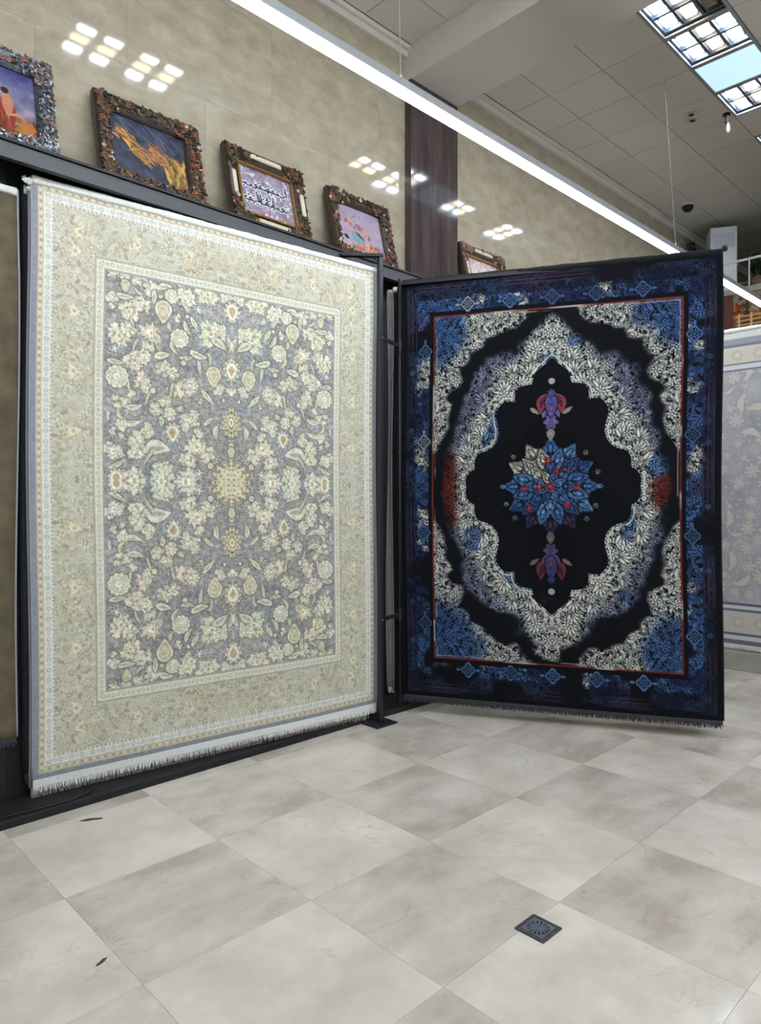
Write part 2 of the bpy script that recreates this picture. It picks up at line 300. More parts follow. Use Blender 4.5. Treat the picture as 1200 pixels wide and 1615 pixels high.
def paint_cream_carpet(ppm=224):
    rng = np.random.default_rng(7)
    W, H = 2.5, 3.5
    field = rgb(150, 149, 151)
    c = Canvas(W / 2, H / 2, ppm, field)
    n1 = value_noise(c.w, c.h, 14, rng)[..., None]; n2 = value_noise(c.w, c.h, 5, rng, 1)[..., None]
    c.a += (n1 - .5) * .20 + (n2 - .5) * .10
    c.a += (value_noise(c.w, c.h, 40, rng, 2)[..., None] - .5) * np.array([-.03, .0, .06])
    cream = rgb(208, 204, 187); dark = rgb(112, 108, 102); tan = rgb(188, 172, 140); org = rgb(182, 158, 124); mid = rgb(168, 166, 152); wht = rgb(222, 219, 206)
    ms = []
    for it in MOTIFS.split(';'):
        q = it.split(); ms.append((q[0], *map(float, q[1:])))
    # stems between neighbours
    P = np.array([m[1:3] for m in ms])
    for i, p in enumerate(P):
        dd = np.hypot(*(P - p).T); o = np.argsort(dd)[1:3]
        for j in o:
            a = arc_pts(*p, *P[j], rng.uniform(-.35, .35))
            c.stroke(a, .0075, dark, .55); c.stroke(a, .0035, rgb(176, 174, 160), .9)
    for k in range(760):                                        # buds and tendrils in the ground
        x, y = rng.uniform(.42, 1.25), rng.uniform(.47, 1.75); t = rng.random()
        if t < .5: c.leaf(x, y, rng.uniform(.012, .022), .006, rng.uniform(0, 6.3), rgb(172, 170, 158), dark, .004)
        else: c.flower(x, y, rng.uniform(.006, .012), 5, rgb(184, 182, 168), .25, 0, dark, 1, .004)
    for m in ms:
        k, x, y, r = m[:4]; r *= 1.22; jit = rng.uniform(-.03, .03, 3); col = np.clip(cream + jit * .5 + rng.uniform(-.03, .02), 0, 1)
        ro = rng.uniform(0, 6.3)
        if k in 'fo':
            n = int(rng.integers(6, 11)); dep = .20 if r > .03 else .15
            c.blossom(x, y, r * 1.02, rng, col, dark, .006, n, .30)
            if r > .03:
                for q in range(int(rng.integers(1, 4))):
                    a = rng.uniform(0, 6.3); c.blossom(x + math.cos(a) * r * .95, y + math.sin(a) * r * .95, r * rng.uniform(.35, .6), rng, np.clip(col * rng.uniform(.93, 1.05), 0, 1), dark, .005, 5, .3)
                c.blossom(x, y, r * .95, rng, col, None, 0, n, .3)
            c.blossom(x, y, r * .60, rng, rgb(158, 152, 134), None, 0, n, .35)
            c.blossom(x, y, r * .48, rng, wht, None, 0, n, .35)
            c.flower(x, y, r * .18, 5, org if k == 'o' else tan, .1)
            for q in range(int(r * 160)):
                a = rng.uniform(0, 6.3); b = r * rng.uniform(.3, .9); c.flower(x + math.cos(a) * b, y + math.sin(a) * b, rng.uniform(.003, .006), 4, (rgb(140, 130, 112), wht, tan)[q % 3], .1)
            if k == 'o':
                for q in range(n):
                    a = 2 * math.pi * q / n - ro; c.flower(x + math.cos(a) * r * .62, y + math.sin(a) * r * .62, .006, 4, org, .1)
        elif k == 'k':
            c.blossom(x, y, r * 1.05, rng, col * np.array([1, .98, .96]), dark, .006, 9, .34)
            c.blossom(x, y, r * .6, rng, tan, None, 0, 7, .3); c.blossom(x, y, r * .48, rng, wht, None, 0, 7, .3); c.flower(x + r * .1, y, r * .2, 5, org, .2)
        elif k == 'b':
            c.flower(x, y, r, 12, col, .06, ro, dark, 1, .007)
            if r > .03:
                c.flower(x, y, r * .78, 10, mid, .12, ro); c.flower(x, y, r * .70, 10, col, .12, ro)
                c.flower(x, y, r * .45, 8, mid, .15, ro); c.flower(x, y, r * .37, 8, wht, .15, ro); c.flower(x, y, r * .12, 5, tan)
        elif k == 'p':
            c.drop(x, y, r, col, dark, .007); c.drop(x, y, r * .72, mid); c.drop(x, y, r * .62, rgb(196, 190, 166)); c.drop(x, y, r * .3, tan)
        elif k == 'P':
            c.flower(x, y, r * 1.15, 11, col, .16, ro, dark, .8, .007)
            c.drop(x, y, r * .85, mid); c.drop(x, y, r * .72, wht); c.drop(x, y, r * .45, tan); c.drop(x, y, r * .3, org)
        elif k == 'M':
            c.flower(x, y, r * 1.25, 14, rgb(196, 188, 158), .18, 0, dark, .75, .007)
            for q in range(14):
                a = 2 * math.pi * q / 14
                c.flower(x + math.cos(a) * r * .55, y + math.sin(a) * r * .8, .008, 4, rgb(120, 108, 86), .1)
            c.drop(x, y, r * .45, rgb(140, 122, 92)); c.drop(x, y, r * .36, wht); c.drop(x, y, r * .2, org)
        elif k == 's':
            c.flower(x, y, r, 5, rgb(186, 194, 198), .35, ro, dark, 1, .006); c.flower(x, y, r * .3, 5, wht)
        elif k == 'l':
            L, wd, an = r, m[4] * 1.2, math.radians(m[5])
            c.leaf(x, y, L * 1.1, wd, an, col, dark, .006, rng.uniform(-.35, .35)); c.leaf(x, y, L * .7, wd * .35, an, mid)
    # centre rosette with its lattice of dots
    x, y = 1.25, 1.75
    c.flower(x, y, .165, 16, rgb(200, 192, 164), .16, 0, dark, .92, .008)
    c.flower(x, y, .12, 16, rgb(180, 170, 138), .1); c.flower(x, y, .108, 16, rgb(206, 198, 170), .1)
    for R in (.028, .058, .088, .118, .145):
        for q in range(int(R * 150)):
            a = 2 * math.pi * (q + .5) / int(R * 150); c.flower(x + R * math.cos(a), y + R * math.sin(a), .006, 4, rgb(112, 104, 88), .1)
    # borders
    yy, xx = np.mgrid[0:c.h, 0:c.w]; X = (xx + .5) / ppm; Y = (yy + .5) / ppm
    d = np.minimum(X, Y * .9); s = np.where(X < Y * .9, Y, X)
    B = Canvas(W / 2, H / 2, ppm, rgb(190, 188, 174))
    B.a += (value_noise(B.w, B.h, 60, rng, 2)[..., None] - .5) * np.array([.05, .06, .10])
    bt = rgb(176, 154, 122); bc = rgb(214, 210, 194); bs = rgb(166, 170, 156); bl = rgb(146, 134, 112)
    for (x, y) in scatter(rng, .1, .1, 1.25, 1.75, 0.033, 12000):
        if min(x, y * .9) > .37: continue
        r = rng.uniform(.013, .022); t = rng.random()
        warm = .5 + .5 * math.sin(max(x, y) * 14)
        col = bc if t < .5 else (bt if rng.random() < warm else bs)
        if rng.random() < .6:
            B.flower(x, y, r, int(rng.integers(4, 7)), col, .3, rng.uniform(0, 6), bl, 1, .003, .75); B.flower(x, y, r * .4, 5, bt if t < .5 else bc)
        else: B.leaf(x, y, r * 1.3, r * .4, rng.uniform(0, 6.3), col, bl, .003, .3, .75)
    for k in range(5):                                         # larger palmettes down the main border
        for (x, y) in ((.235, .26 + .36 * k + .12), (.26 + .34 * k, .26)):
            if x > 1.27: continue
            B.blossom(x, y, .062, rng, rgb(196, 188, 166), rgb(168, 158, 136), .004, 9, .3); B.blossom(x, y, .042, rng, rgb(182, 168, 142), None, 0, 8, .3); B.blossom(x, y, .035, rng, bc, None, 0, 8, .3); B.flower(x, y, .013, 5, rgb(178, 156, 130), .2)
    for k in range(900):
        x, y = rng.uniform(.12, 1.25), rng.uniform(.12, 1.75)
        if min(x, y * .9) > .35: continue
        t = np.linspace(0, rng.uniform(2, 5), 9); a = rng.uniform(0, 6.3); rr = rng.uniform(.012, .026) * (1 - t / 7)
        B.stroke(np.stack([x + rr * np.cos(t + a), y + rr * np.sin(t + a)], 1), .0032, (bc, rgb(170, 158, 132), bc, rgb(160, 160, 148))[k % 4], .8)
    A = B.a
    def band(a, b, col): A[(d >= a) & (d < b)] = col
    band(0, .030, rgb(138, 140, 150)); band(.030, .064, rgb(188, 180, 158)); band(.064, .106, rgb(213, 213, 206))
    band(.106, .118, rgb(172, 164, 146)); band(.345, .356, rgb(170, 166, 150)); band(.356, .402, rgb(210, 209, 196)); band(.402, .412, rgb(160, 158, 150))
    m = (d > .106) & (d < .118) & (np.sin(s * 260) > 0); A[m] = rgb(212, 208, 194)
    m = (d > .034) & (d < .060) & (np.hypot((d - .047) * 1, ((s * 1.0) % .045) - .0225) < .010); A[m] = rgb(206, 198, 178)
    m = (d > .034) & (d < .060) & (np.hypot((d - .047) * 1, ((s + .0225) % .045) - .0225) < .006); A[m] = rgb(160, 140, 112)
    for off, dm, r, col in ((0, .085, .014, rgb(180, 184, 184)), (.03, .085, .009, rgb(186, 186, 182)), (0, .379, .013, rgb(186, 182, 164)), (.03, .379, .009, rgb(172, 168, 150))):
        m = np.hypot(d - dm, ((s + off) % .06) - .03) < r; A[m] = col
        m = np.hypot(d - dm, ((s + off) % .06) - .03) < r * .4; A[m] = rgb(216, 214, 206)
    A += (value_noise(B.w, B.h, 4, rng, 1)[..., None] - .5) * .05
    c.a += (value_noise(c.w, c.h, 3, rng, 1)[..., None] - .5) * .16 + (value_noise(c.w, c.h, 60, rng, 2)[..., None] - .5) * .06
    q = np.where((d > .412)[..., None], c.a, A)
    full = np.concatenate([q, q[:, ::-1]], 1); full = np.concatenate([full, full[::-1]], 0)
    # tonal drift of the weave is not mirrored
    return np.clip(full + (rng.random(full.shape[:2])[..., None] - .5) * .04, 0, 1)

def chaikin(p, n=2):
    p = np.asarray(p, float)
    for _ in range(n):
        q = [p[0]]
        for a, b in zip(p[:-1], p[1:]): q += [a * .75 + b * .25, a * .25 + b * .75]
        q.append(p[-1]); p = np.array(q)
    return p

def paint_navy_carpet(ppm=224):
    rng = np.random.default_rng(11)
    W, H = 2.44, 3.5; w, h = W / 2, H / 2
    # coordinates from the centre: dx right, dy down, folded into one quarter
    N = Canvas(w, h, ppm, [0., 0., 0.])          # channel 0: motif, 1: shade variation, 2: small dots
    def lace(dmin, r0, r1, tries, sel, thin=.0045):
        for (x, y) in scatter(rng, 0, 0, w, h, dmin, tries):
            if not sel(w - x, h - y): continue
            r = rng.uniform(r0, r1); v = rng.uniform(.55, 1); t = rng.random(); a = rng.uniform(0, 6.3)
            if t < .5:
                n = int(rng.integers(5, 8))
                N.flower(x, y, r, n, [1, v, 0], .33, a, [0, 0, 0], 1, thin); N.flower(x, y, r * .45, n, [.12, 0, 0], .3, a); N.flower(x, y, r * .24, 5, [1, v, 1])
            elif t < .82: N.leaf(x, y, r * 1.5, r * .5, a, [1, v, 0], [0, 0, 0], thin, rng.uniform(-.6, .6)); N.leaf(x, y, r * .9, r * .08, a, [.2, 0, 0])
            else:
                th = np.linspace(0, 4.4, 16); rad = r * 1.25 * (1 - th / 5.6)
                N.stroke(np.stack([x + rad * np.cos(th + a), y + rad * np.sin(th + a)], 1), .0045, [1, v, 0])
    lace(.034, .021, .034, 16000, lambda x, y: True, .0030)
    lace(.017, .006, .010, 12000, lambda x, y: True, .0020)
    MED_AFTER = True
    med = []
    for seg in ([(0, 1.012), (.05, .965), (.13, .90), (.148, .809)], [(.148, .809), (.25, .80), (.285, .72), (.261, .668)],
                [(.261, .668), (.36, .69), (.425, .62), (.42, .53), (.395, .45), (.415, .35), (.48, .29), (.575, .27), (.60, .19), (.584, .141)],
                [(.584, .141), (.64, .12), (.668, .06), (.662, 0)]):
        med += list(chaikin(seg))
    med = np.array(med); medp = np.vstack([med, [[0, 0]]])
    # sprays of feathered leaves standing on the outline, larger clusters beyond
    seg = np.hypot(*np.diff(med, axis=0).T); cum = np.concatenate([[0], np.cumsum(seg)])
    for s_ in np.arange(.03, cum[-1], .078):
        px = np.interp(s_, cum, med[:, 0]); py_ = np.interp(s_, cum, med[:, 1]); qx = np.interp(s_ + .02, cum, med[:, 0]); qy = np.interp(s_ + .02, cum, med[:, 1])
        nx, ny = -(qy - py_), (qx - px); ln = math.hypot(nx, ny) + 1e-9; nx, ny = nx / ln, ny / ln
        N.flower(w - px - nx * .040, h - py_ - ny * .040, .021, 6, [1, 1, 0], .15, 0, [0, 0, 0], 1, .006); N.flower(w - px - nx * .040, h - py_ - ny * .040, .006, 5, [.1, 0, 0])
        an = math.atan2(-ny, -nx); off = .115 + .03 * math.sin(s_ * 40)
        for k in (-2, -1, 0, 1, 2):
            a = an + k * .42; L_ = .052 - .006 * abs(k)
            N.leaf(w - px - nx * off + math.cos(a) * L_, h - py_ - ny * off + math.sin(a) * L_, L_, .012, a, [1, 1, 0], [0, 0, 0], .005)
    for (x, y) in scatter(rng, 0, 0, w, h, .12, 1500):
        r = rng.uniform(.026, .042); a = rng.uniform(0, 6.3)
        for k in range(7): N.leaf(x + r * .6 * math.cos(a + k * .9), y + r * .6 * math.sin(a + k * .9), r * .62, r * .24, a + k * .9, [1, .9, 0], [0, 0, 0], .004)
        N.flower(x, y, r * .3, 6, [1, 1, 1], .2, 0, [0, 0, 0], 1, .004)
    yy, xx = np.mgrid[0:N.h, 0:N.w]; DX = w - (xx + .5) / ppm; DY = h - (yy + .5) / ppm
    dm = polyline_dist(med, DX, DY); dm = np.where(inside(medp, DX, DY), -dm, dm)
    zA = np.array([(-.1, 1.47), (.004, 1.44), (.11, 1.37), (.20, 1.23), (.29, 1.18), (.37, 1.10), (.53, 1.06), (.65, .95), (.75, .74), (.82, .48), (.88, .34), (.91, .12), (.92, -.1)])
    zp = np.vstack([zA, [[-.1, -.1]]]); dA = polyline_dist(zA, DX, DY); dA = np.where(inside(zp, DX, DY), -dA, dA)
    zL = np.array([(-.1, 1.40), (.004, 1.37), (.10, 1.31), (.171, 1.14), (.242, .99), (.398, .866), (.471, .737), (.581, .571), (.642, .401), (.76, .2), (.80, .05), (.80, -.1)])
    zlp = np.vstack([zL, [[-.1, -.1]]]); dL = polyline_dist(zL, DX, DY); dL = np.where(inside(zlp, DX, DY), -dL, dL)
    zS = np.array([(.10, 1.47), (.171, 1.40), (.278, 1.27), (.40, 1.255), (.458, 1.221), (.52, 1.20), (.556, 1.143), (.655, 1.10), (.655, 1.04), (.729, .97), (.70, .88), (.717, .809), (.80, .79), (.83, .741), (.79, .68), (.82, .60), (.80, .5), (.843, .407), (.906, .297), (.99, .2)])
    zsp = np.vstack([zS, [[1.0, 1.47]]]); dS = polyline_dist(zS, DX, DY); dS = np.where(inside(zsp, DX, DY), -dS, dS)
    mir = lambda q: np.concatenate([np.concatenate([q, q[:, ::-1]], 1), np.concatenate([q, q[:, ::-1]], 1)[::-1]], 0)
    M, V, Dt = (mir(N.a[..., k]) for k in range(3)); dm, dA, dL, dS, DX, DY = (mir(q) for q in (dm, dA, dL, dS, DX, DY))
    hh, ww = M.shape
    nA = value_noise(ww, hh, 60, rng); nB = value_noise(ww, hh, 45, rng); nC = value_noise(ww, hh, 30, rng, 2); nD = value_noise(ww, hh, 80, rng, 2)
    yy, xx = np.mgrid[0:hh, 0:ww]; U = (xx + .5) / ppm; Vv = (yy + .5) / ppm
    black = rgb(12, 13, 20); blue = rgb(66, 100, 154); dblue = rgb(34, 50, 92); lil = rgb(140, 146, 172); white = rgb(206, 206, 199); red = rgb(104, 40, 30); pur = rgb(96, 72, 120)
    img = np.ones((hh, ww, 3)) * black
    mixc = lambda a, b, t: a * (1 - t[..., None]) + b * t[..., None]
    fx, fy = .945, 1.413
    inF = (DX < fx) & (DY < fy)
    # lace around the medallion, fading outwards into lilac and black
    t = smooth(0, .10, dL + (nA - .5) * .16)
    colA = mixc(np.ones_like(img) * white, np.ones_like(img) * lil, t)
    colA = mixc(colA, np.ones_like(img) * blue, smooth(.62, .72, nB) * .8)
    rd = smooth(.70, .80, DX) * smooth(.42, .25, DY) * smooth(.40, .56, nD); colA = mixc(colA, np.ones_like(img) * red, rd)
    strength = smooth(.03, -.05, dA + .045 + (nC - .5) * .15) * np.where(dL < 0, 1, .88 + .12 * smooth(.1, 0, dL))
    strength = np.maximum(strength, rd * .75 * smooth(.0, -.03, dA + .03))
    a = (M * (.74 + .26 * V)) * strength * (dm > .008) * inF
    img = mixc(img, colA, a)
    img = mixc(img, np.ones_like(img) * white, ((np.abs(dm - .030) < .006) & (nC > .35)) * .75)
    # spandrels
    bl = smooth(.36, .24, np.hypot(fx - DX, (fy - DY) * .72) + (nD - .5) * .30)
    colS = mixc(np.ones_like(img) * white, np.ones_like(img) * blue, bl)
    a = M * (.70 + .30 * V) * smooth(.01, -.03, dS + (nC - .5) * .07) * inF
    img = mixc(img, colS, a)
    # frame lines
    e = np.maximum(DX - fx, DY - fy)
    lc = mixc(np.ones_like(img) * rgb(118, 42, 34), np.ones_like(img) * rgb(176, 168, 160), smooth(.55, .7, nA))
    img = mixc(img, lc, ((np.abs(e - .006) < .007) * (.55 + .5 * nC)))
    img = mixc(img, np.ones_like(img) * rgb(150, 140, 134), (np.abs(e + .014) < .004) * smooth(.45, .55, nB) * .7)
    # border
    inB = (e > .045) & (DX < 1.18) & (DY < 1.69)
    cb = mixc(np.ones_like(img) * blue, np.ones_like(img) * dblue, smooth(.45, .65, nC))
    cb = mixc(cb, np.ones_like(img) * white, smooth(.60, .68, nB) * (e < .17))
    cb = mixc(cb, np.ones_like(img) * pur, smooth(.62, .72, nD) * (e > .10) * .7)
    a = M * (.6 + .4 * V) * inB * smooth(.32, .44, nA) * np.where(e < .15, 1, .48)
    img = mixc(img, cb, a)
    g = (np.minimum(1.22 - DX, (1.75 - DY)))
    for gd, col, o in ((.045, rgb(56, 48, 70), .8), (.060, rgb(44, 40, 60), .7), (.085, rgb(84, 50, 70), .7), (.115, rgb(56, 56, 80), .6)):
        img = mixc(img, np.ones_like(img) * col, (np.abs(g - gd) < .005) * o * smooth(.3, .6, nD))
    c = Canvas(W, H, ppm, [0, 0, 0]); c.a = img
    # rows of cartouches in the border
    cx, cy = W / 2, H / 2
    spots = [(s1 * 1.028, s2 * q) for s1 in (-1, 1) for s2 in (-1, 1) for q in (.38, 1.135)] + [(s1 * q, s2 * 1.505) for s2 in (-1, 1) for s1, q in ((-1, .67), (1, .67), (1, 0), (-1, .33), (1, .33))]
    for i, (x, y) in enumerate(spots):
        col = rgb(78, 108, 158) if i % 4 else rgb(150, 156, 166)
        if x > 0 or y > 0: col = rgb(74, 104, 152)
        col = col * rng.uniform(.7, 1.0)
        ang = 0
        c.flower(cx + x, cy + y, .064, 4, col, .12, 0, black, .9, .006); c.flower(cx + x, cy + y, .046, 4, black, .12); c.flower(cx + x, cy + y, .040, 9, col * .9, .3); c.flower(cx + x, cy + y, .020, 6, black, .2); c.flower(cx + x, cy + y, .010, 5, col)
        for q in (-1, 1):
            if abs(x) > 1: c.leaf(cx + x, cy + y + q * .080, .022, .010, 1.57, col)
            else: c.leaf(cx + x + q * .080, cy + y, .022, .010, 0, col)
    for s1 in (-1, 1):
        for k in range(-9, 10):
            if (k * 7 + int(s1)) % 3 == 0: continue
            c.flower(cx + s1 * 1.135, cy + k * .16, .022, 6, rgb(62, 84, 128) * rng.uniform(.4, 1.05), .2, 0, black, 1, .004); c.flower(cx + s1 * 1.135, cy + k * .16, .009, 5, black)
    # central rosette
    pal = [rgb(70, 108, 164), rgb(92, 130, 182), rgb(54, 86, 140)]
    def tint(x, y, base):
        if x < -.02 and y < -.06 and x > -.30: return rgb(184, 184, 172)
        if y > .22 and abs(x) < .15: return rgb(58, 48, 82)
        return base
    for ring, (R, r, n, ph) in enumerate(((.285, .085, 12, 0), (.215, .085, 12, .26), (.135, .075, 8, 0), (.075, .05, 8, .39))):
        for q in range(n):
            a = 2 * math.pi * q / n + ph; x, y = R * math.cos(a), R * 1.05 * math.sin(a)
            col = tint(x, y, pal[(q + ring) % 3])
            c.leaf(cx + x, cy + y, r * 1.05, r * .58, a, col, black, .006); c.leaf(cx + x, cy + y, r * .7, r * .28, a, col * .45); c.leaf(cx + x * 1.02, cy + y * 1.02, r * .45, r * .16, a, np.clip(col * 1.2, 0, 1))
            for q2 in (-1, 1):
                a2 = a + q2 * .16; c.flower(cx + (R + .01) * math.cos(a2), cy + (R + .01) * 1.05 * math.sin(a2), .013, 5, col, .2)
    for k, (x, y) in enumerate(((0, 0), (-.02, -.20), (.11, -.13), (.20, .01), (.13, .15), (-.16, .17), (-.2, .02), (-.09, .0), (.05, -.12))):
        c.flower(cx + x, cy + y, .044 if k == 0 else .034, 7, rgb(160, 56, 62) if k != 2 else rgb(96, 34, 60), .3, 0, rgb(30, 30, 60), 1, .005); c.flower(cx + x, cy + y, .012, 5, rgb(210, 110, 90))
    for a, col in ((0, 0), (math.pi, 0), (2.4, 0), (-2.45, 1), (-.78, 1), (.75, 0), (.42, 1), (-.3, 1), (2.75, 1)):
        x, y = .375 * math.cos(a), .375 * math.sin(a); c.flower(cx + x, cy + y, .022, 6, rgb(150, 152, 150) if col else rgb(120, 140, 170), .25); c.flower(cx + x, cy + y, .008, 5, black)
    # broken weave in the rosette
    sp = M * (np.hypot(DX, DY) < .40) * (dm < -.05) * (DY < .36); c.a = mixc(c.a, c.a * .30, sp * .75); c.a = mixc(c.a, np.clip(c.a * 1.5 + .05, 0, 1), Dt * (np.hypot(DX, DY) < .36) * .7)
    # pendants above and below
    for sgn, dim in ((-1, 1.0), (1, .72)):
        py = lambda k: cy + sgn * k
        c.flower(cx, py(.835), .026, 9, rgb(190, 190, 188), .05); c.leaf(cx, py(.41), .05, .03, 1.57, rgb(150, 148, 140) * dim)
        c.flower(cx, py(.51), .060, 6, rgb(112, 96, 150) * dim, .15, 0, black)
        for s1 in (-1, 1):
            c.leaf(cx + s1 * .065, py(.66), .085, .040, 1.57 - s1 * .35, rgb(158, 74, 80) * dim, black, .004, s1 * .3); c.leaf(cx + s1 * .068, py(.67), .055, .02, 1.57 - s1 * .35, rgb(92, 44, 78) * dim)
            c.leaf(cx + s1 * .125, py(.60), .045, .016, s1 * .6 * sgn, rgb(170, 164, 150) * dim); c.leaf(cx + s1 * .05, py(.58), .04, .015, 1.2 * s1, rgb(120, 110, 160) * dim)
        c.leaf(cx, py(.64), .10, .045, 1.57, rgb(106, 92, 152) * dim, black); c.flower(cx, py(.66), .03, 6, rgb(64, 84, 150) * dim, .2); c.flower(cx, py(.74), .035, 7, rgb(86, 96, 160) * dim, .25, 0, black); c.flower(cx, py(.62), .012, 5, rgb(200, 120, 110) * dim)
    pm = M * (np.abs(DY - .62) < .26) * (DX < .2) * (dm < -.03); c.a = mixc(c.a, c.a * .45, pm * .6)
    out = c.a + (rng.random((hh, ww))[..., None] - .5) * .018
    return np.clip(out, 0, 1)

def paint_pale_carpet(ppm=110):
    rng = np.random.default_rng(5); W, H = 2.5, 3.36
    c = Canvas(W, H, ppm, rgb(168, 166, 172)); c.a += (value_noise(c.w, c.h, 18, rng)[..., None] - .5) * .14
    wht = rgb(196, 192, 186); dk = rgb(150, 148, 154)
    for (x, y) in scatter(rng, 0, .45, W, 2.92, .13, 3000):
        r = rng.uniform(.04, .085)
        if rng.random() < .7: c.flower(x, y, r, 7, wht, .28, rng.uniform(0, 6), dk, 1, .01); c.flower(x, y, r * .5, 6, rgb(184, 180, 172), .2); c.flower(x, y, r * .3, 6, wht, .2)
        else: c.leaf(x, y, r * 1.4, r * .45, rng.uniform(0, 6.3), wht, dk, .01, .4)
    for (x, y) in scatter(rng, 0, .45, W, 2.92, .06, 4000): c.flower(x, y, rng.uniform(.010, .018), 5, rgb(196, 192, 184), .3)
    for y0, y1, col in ((0, .11, rgb(206, 206, 206)), (.11, .18, rgb(150, 150, 164)), (.18, .20, rgb(120, 120, 140)), (.20, .38, rgb(202, 196, 186)), (.38, .395, rgb(130, 130, 148)), (.395, .44, rgb(206, 206, 212)), (.44, .455, rgb(120, 120, 140)),
                        (2.92, 2.95, rgb(96, 96, 116)), (2.95, 2.99, rgb(206, 206, 212)), (2.99, 3.01, rgb(110, 110, 130)), (3.01, 3.24, rgb(198, 192, 184)), (3.24, 3.265, rgb(104, 104, 122)), (3.265, 3.31, rgb(206, 206, 212)), (3.31, 3.36, rgb(112, 112, 130))):
        c.a[int(y0 * ppm):int(y1 * ppm)] = col
    for k in range(12):
        for y in (.29, 3.125): c.flower(.1 + k * .21, y, .07, 8, rgb(186, 178, 166), .2); c.flower(.1 + k * .21, y, .035, 6, rgb(206, 200, 190), .2)
    return np.clip(c.a, 0, 1)

M = {}
M['slab'] = mat_marble('beige_marble', L(152, 141, 124), L(186, 175, 157), L(124, 106, 88), .05, 5.5, .55, .015, (.8, 1, 1.5), .42, (.25, .75))
M['tile_light'] = mat_marble('light_floor_marble', L(192, 183, 173), L(219, 211, 202), L(146, 130, 116), .16, 2.3, .45, .03, (1, 1, 1), .36)
M['tile_dark'] = mat_marble('warm_floor_marble', L(177, 165, 156), L(210, 201, 193), L(134, 118, 106), .16, 2.1, .45, .035, (1, 1.5, 1), .36)
M['grout'] = mat_plain('grout', L(172, 165, 157), .8, 0, .08, 30)
M['brown_stone'] = mat_marble('brown_stone', L(58, 48, 52), L(84, 72, 72), L(110, 96, 90), .07, 2.5, .5, .02, (4, 4, .5), .2)
M['plaster'] = mat_plain('white_plaster', L(206, 202, 194), .8, 0, .03, 6)
M['wall_paint'] = mat_plain('wall_paint', L(200, 196, 186), .7, 0, .03, 4)
M['ctile'] = mat_plain('ceiling_tile', L(208, 204, 198), .85, 0, .04, 60, .05, .3, .025)
M['tgrid'] = mat_plain('ceiling_grid', L(96, 94, 90), .7, 0, .05, 10)
M['steel'] = mat_plain('dark_steel', L(27, 29, 40), .42, .0, .12, 25, .02, .5, 0, (1, 1, 1))
M['black'] = mat_plain('black_metal', L(19, 19, 24), .6, 0, .15, 20)
M['blackbase'] = mat_plain('black_base', L(14, 14, 17), .7, 0, .2, 9)
M['chrome'] = mat_plain('bright_metal', L(170, 172, 176), .25, .9, .05, 20)
M['housing'] = mat_plain('lamp_housing', L(150, 152, 156), .45, .3, .05, 10)
M['louvre'] = mat_plain('louvre_blades', L(92, 100, 112), .3, .6, .08, 10)
M['lamp_cool'] = mat_emit('cool_lamp', (.78, .91, 1.0), LAMP_COOL)
M['tube'] = mat_emit('fill_tube', (.84, .94, 1.0), FILL_TUBE_POWER)
M['lamp_warm'] = mat_emit('warm_lamp', (1.0, .80, .55), LAMP_WARM)
M['lamp_off'] = mat_plain('unlit_cell', L(128, 122, 104), .35, .4, .15, 6)
M['panel'] = mat_emit('blue_diffuser', (.44, .72, .92), PANEL_POWER)
M['led'] = mat_emit('led_diffuser', (.90, .96, 1.0), LED_POWER)
M['weave'] = mat_weave('wool_pile')
M['canvas'] = mat_weave('painted_canvas', .35, 90, .1)
M['backing'] = mat_plain('carpet_backing', L(150, 146, 138), .95, 0, .12, 90, .2)
M['backing_dark'] = mat_plain('dark_carpet_backing', L(62, 60, 64), .95, 0, .15, 90, .2)
M['binding_grey'] = mat_plain('grey_binding', L(140, 142, 152), .9, 0, .1, 140, .2)
M['binding_black'] = mat_plain('black_binding', L(13, 13, 18), 1.0, 0, .2, 140, .2)
M['fringe_white'] = mat_plain('white_fringe', L(216, 216, 214), .95, 0, .10, 80, .2)
M['fringe_brown'] = mat_plain('brown_fringe', L(150, 138, 134), .95, 0, .18, 80, .2)
M['fringe_dark'] = mat_plain('dark_fringe', L(56, 55, 62), .95, 0, .35, 120, .2)
M['pile_grey'] = mat_plain('grey_pile', L(118, 116, 118), .95, 0, .25, 22, .2)
M['pile_dark'] = mat_plain('dark_pile', L(34, 33, 40), .95, 0, .4, 22, .2)
M['pile_olive'] = mat_plain('olive_pile', L(92, 82, 64), .95, 0, .3, 9, .2)
M['pile_light'] = mat_plain('light_pile', L(176, 174, 170), .95, 0, .12, 22, .2)

# ---------------------------------------------------------------- setting: floor, marble wall, ceiling
WALL_Y, CEIL = 4.53, 6.0
T = .7725; TX0, TY0 = 1.916, 1.660
floor = tag(MB().box(-4.2, -5.5, -.12, 14.2, 4.75, -.004).build('floor', M['grout']), 'beige marble floor of large square tiles laid in a checker', None, None, 'structure')
tile_me = {}
for k in ('light', 'dark'): tile_me[k] = MB().box(-T / 2 + .0007, -T / 2 + .0007, -.0039, T / 2 - .0007, T / 2 - .0007, 0).mesh('floor_tile_' + k); tile_me[k].materials.append(M['tile_' + k])
random.seed(4)
for i in range(-5, 12):
    for j in range(-5, 4):
        cx, cy = TX0 + (i + .5) * T, TY0 + (j + .5) * T
        if cy + T / 2 > 4.76: continue
        o = link('tile', tile_me['dark' if (i + 1 + j) % 2 else 'light'], None, floor, (cx, cy, 0), (0, 0, random.choice((0, math.pi))))
wl = tag(MB().box(-4.2, WALL_Y + .02, 0, 14.2, WALL_Y + .2, CEIL + .3).build('wall_left', mat_plain('joint_filler', L(158, 147, 128), .6, 0, .05, 8)), 'polished beige marble cladding wall behind the carpet rack', None, None, 'structure')
sx, sz = 1.16, .78
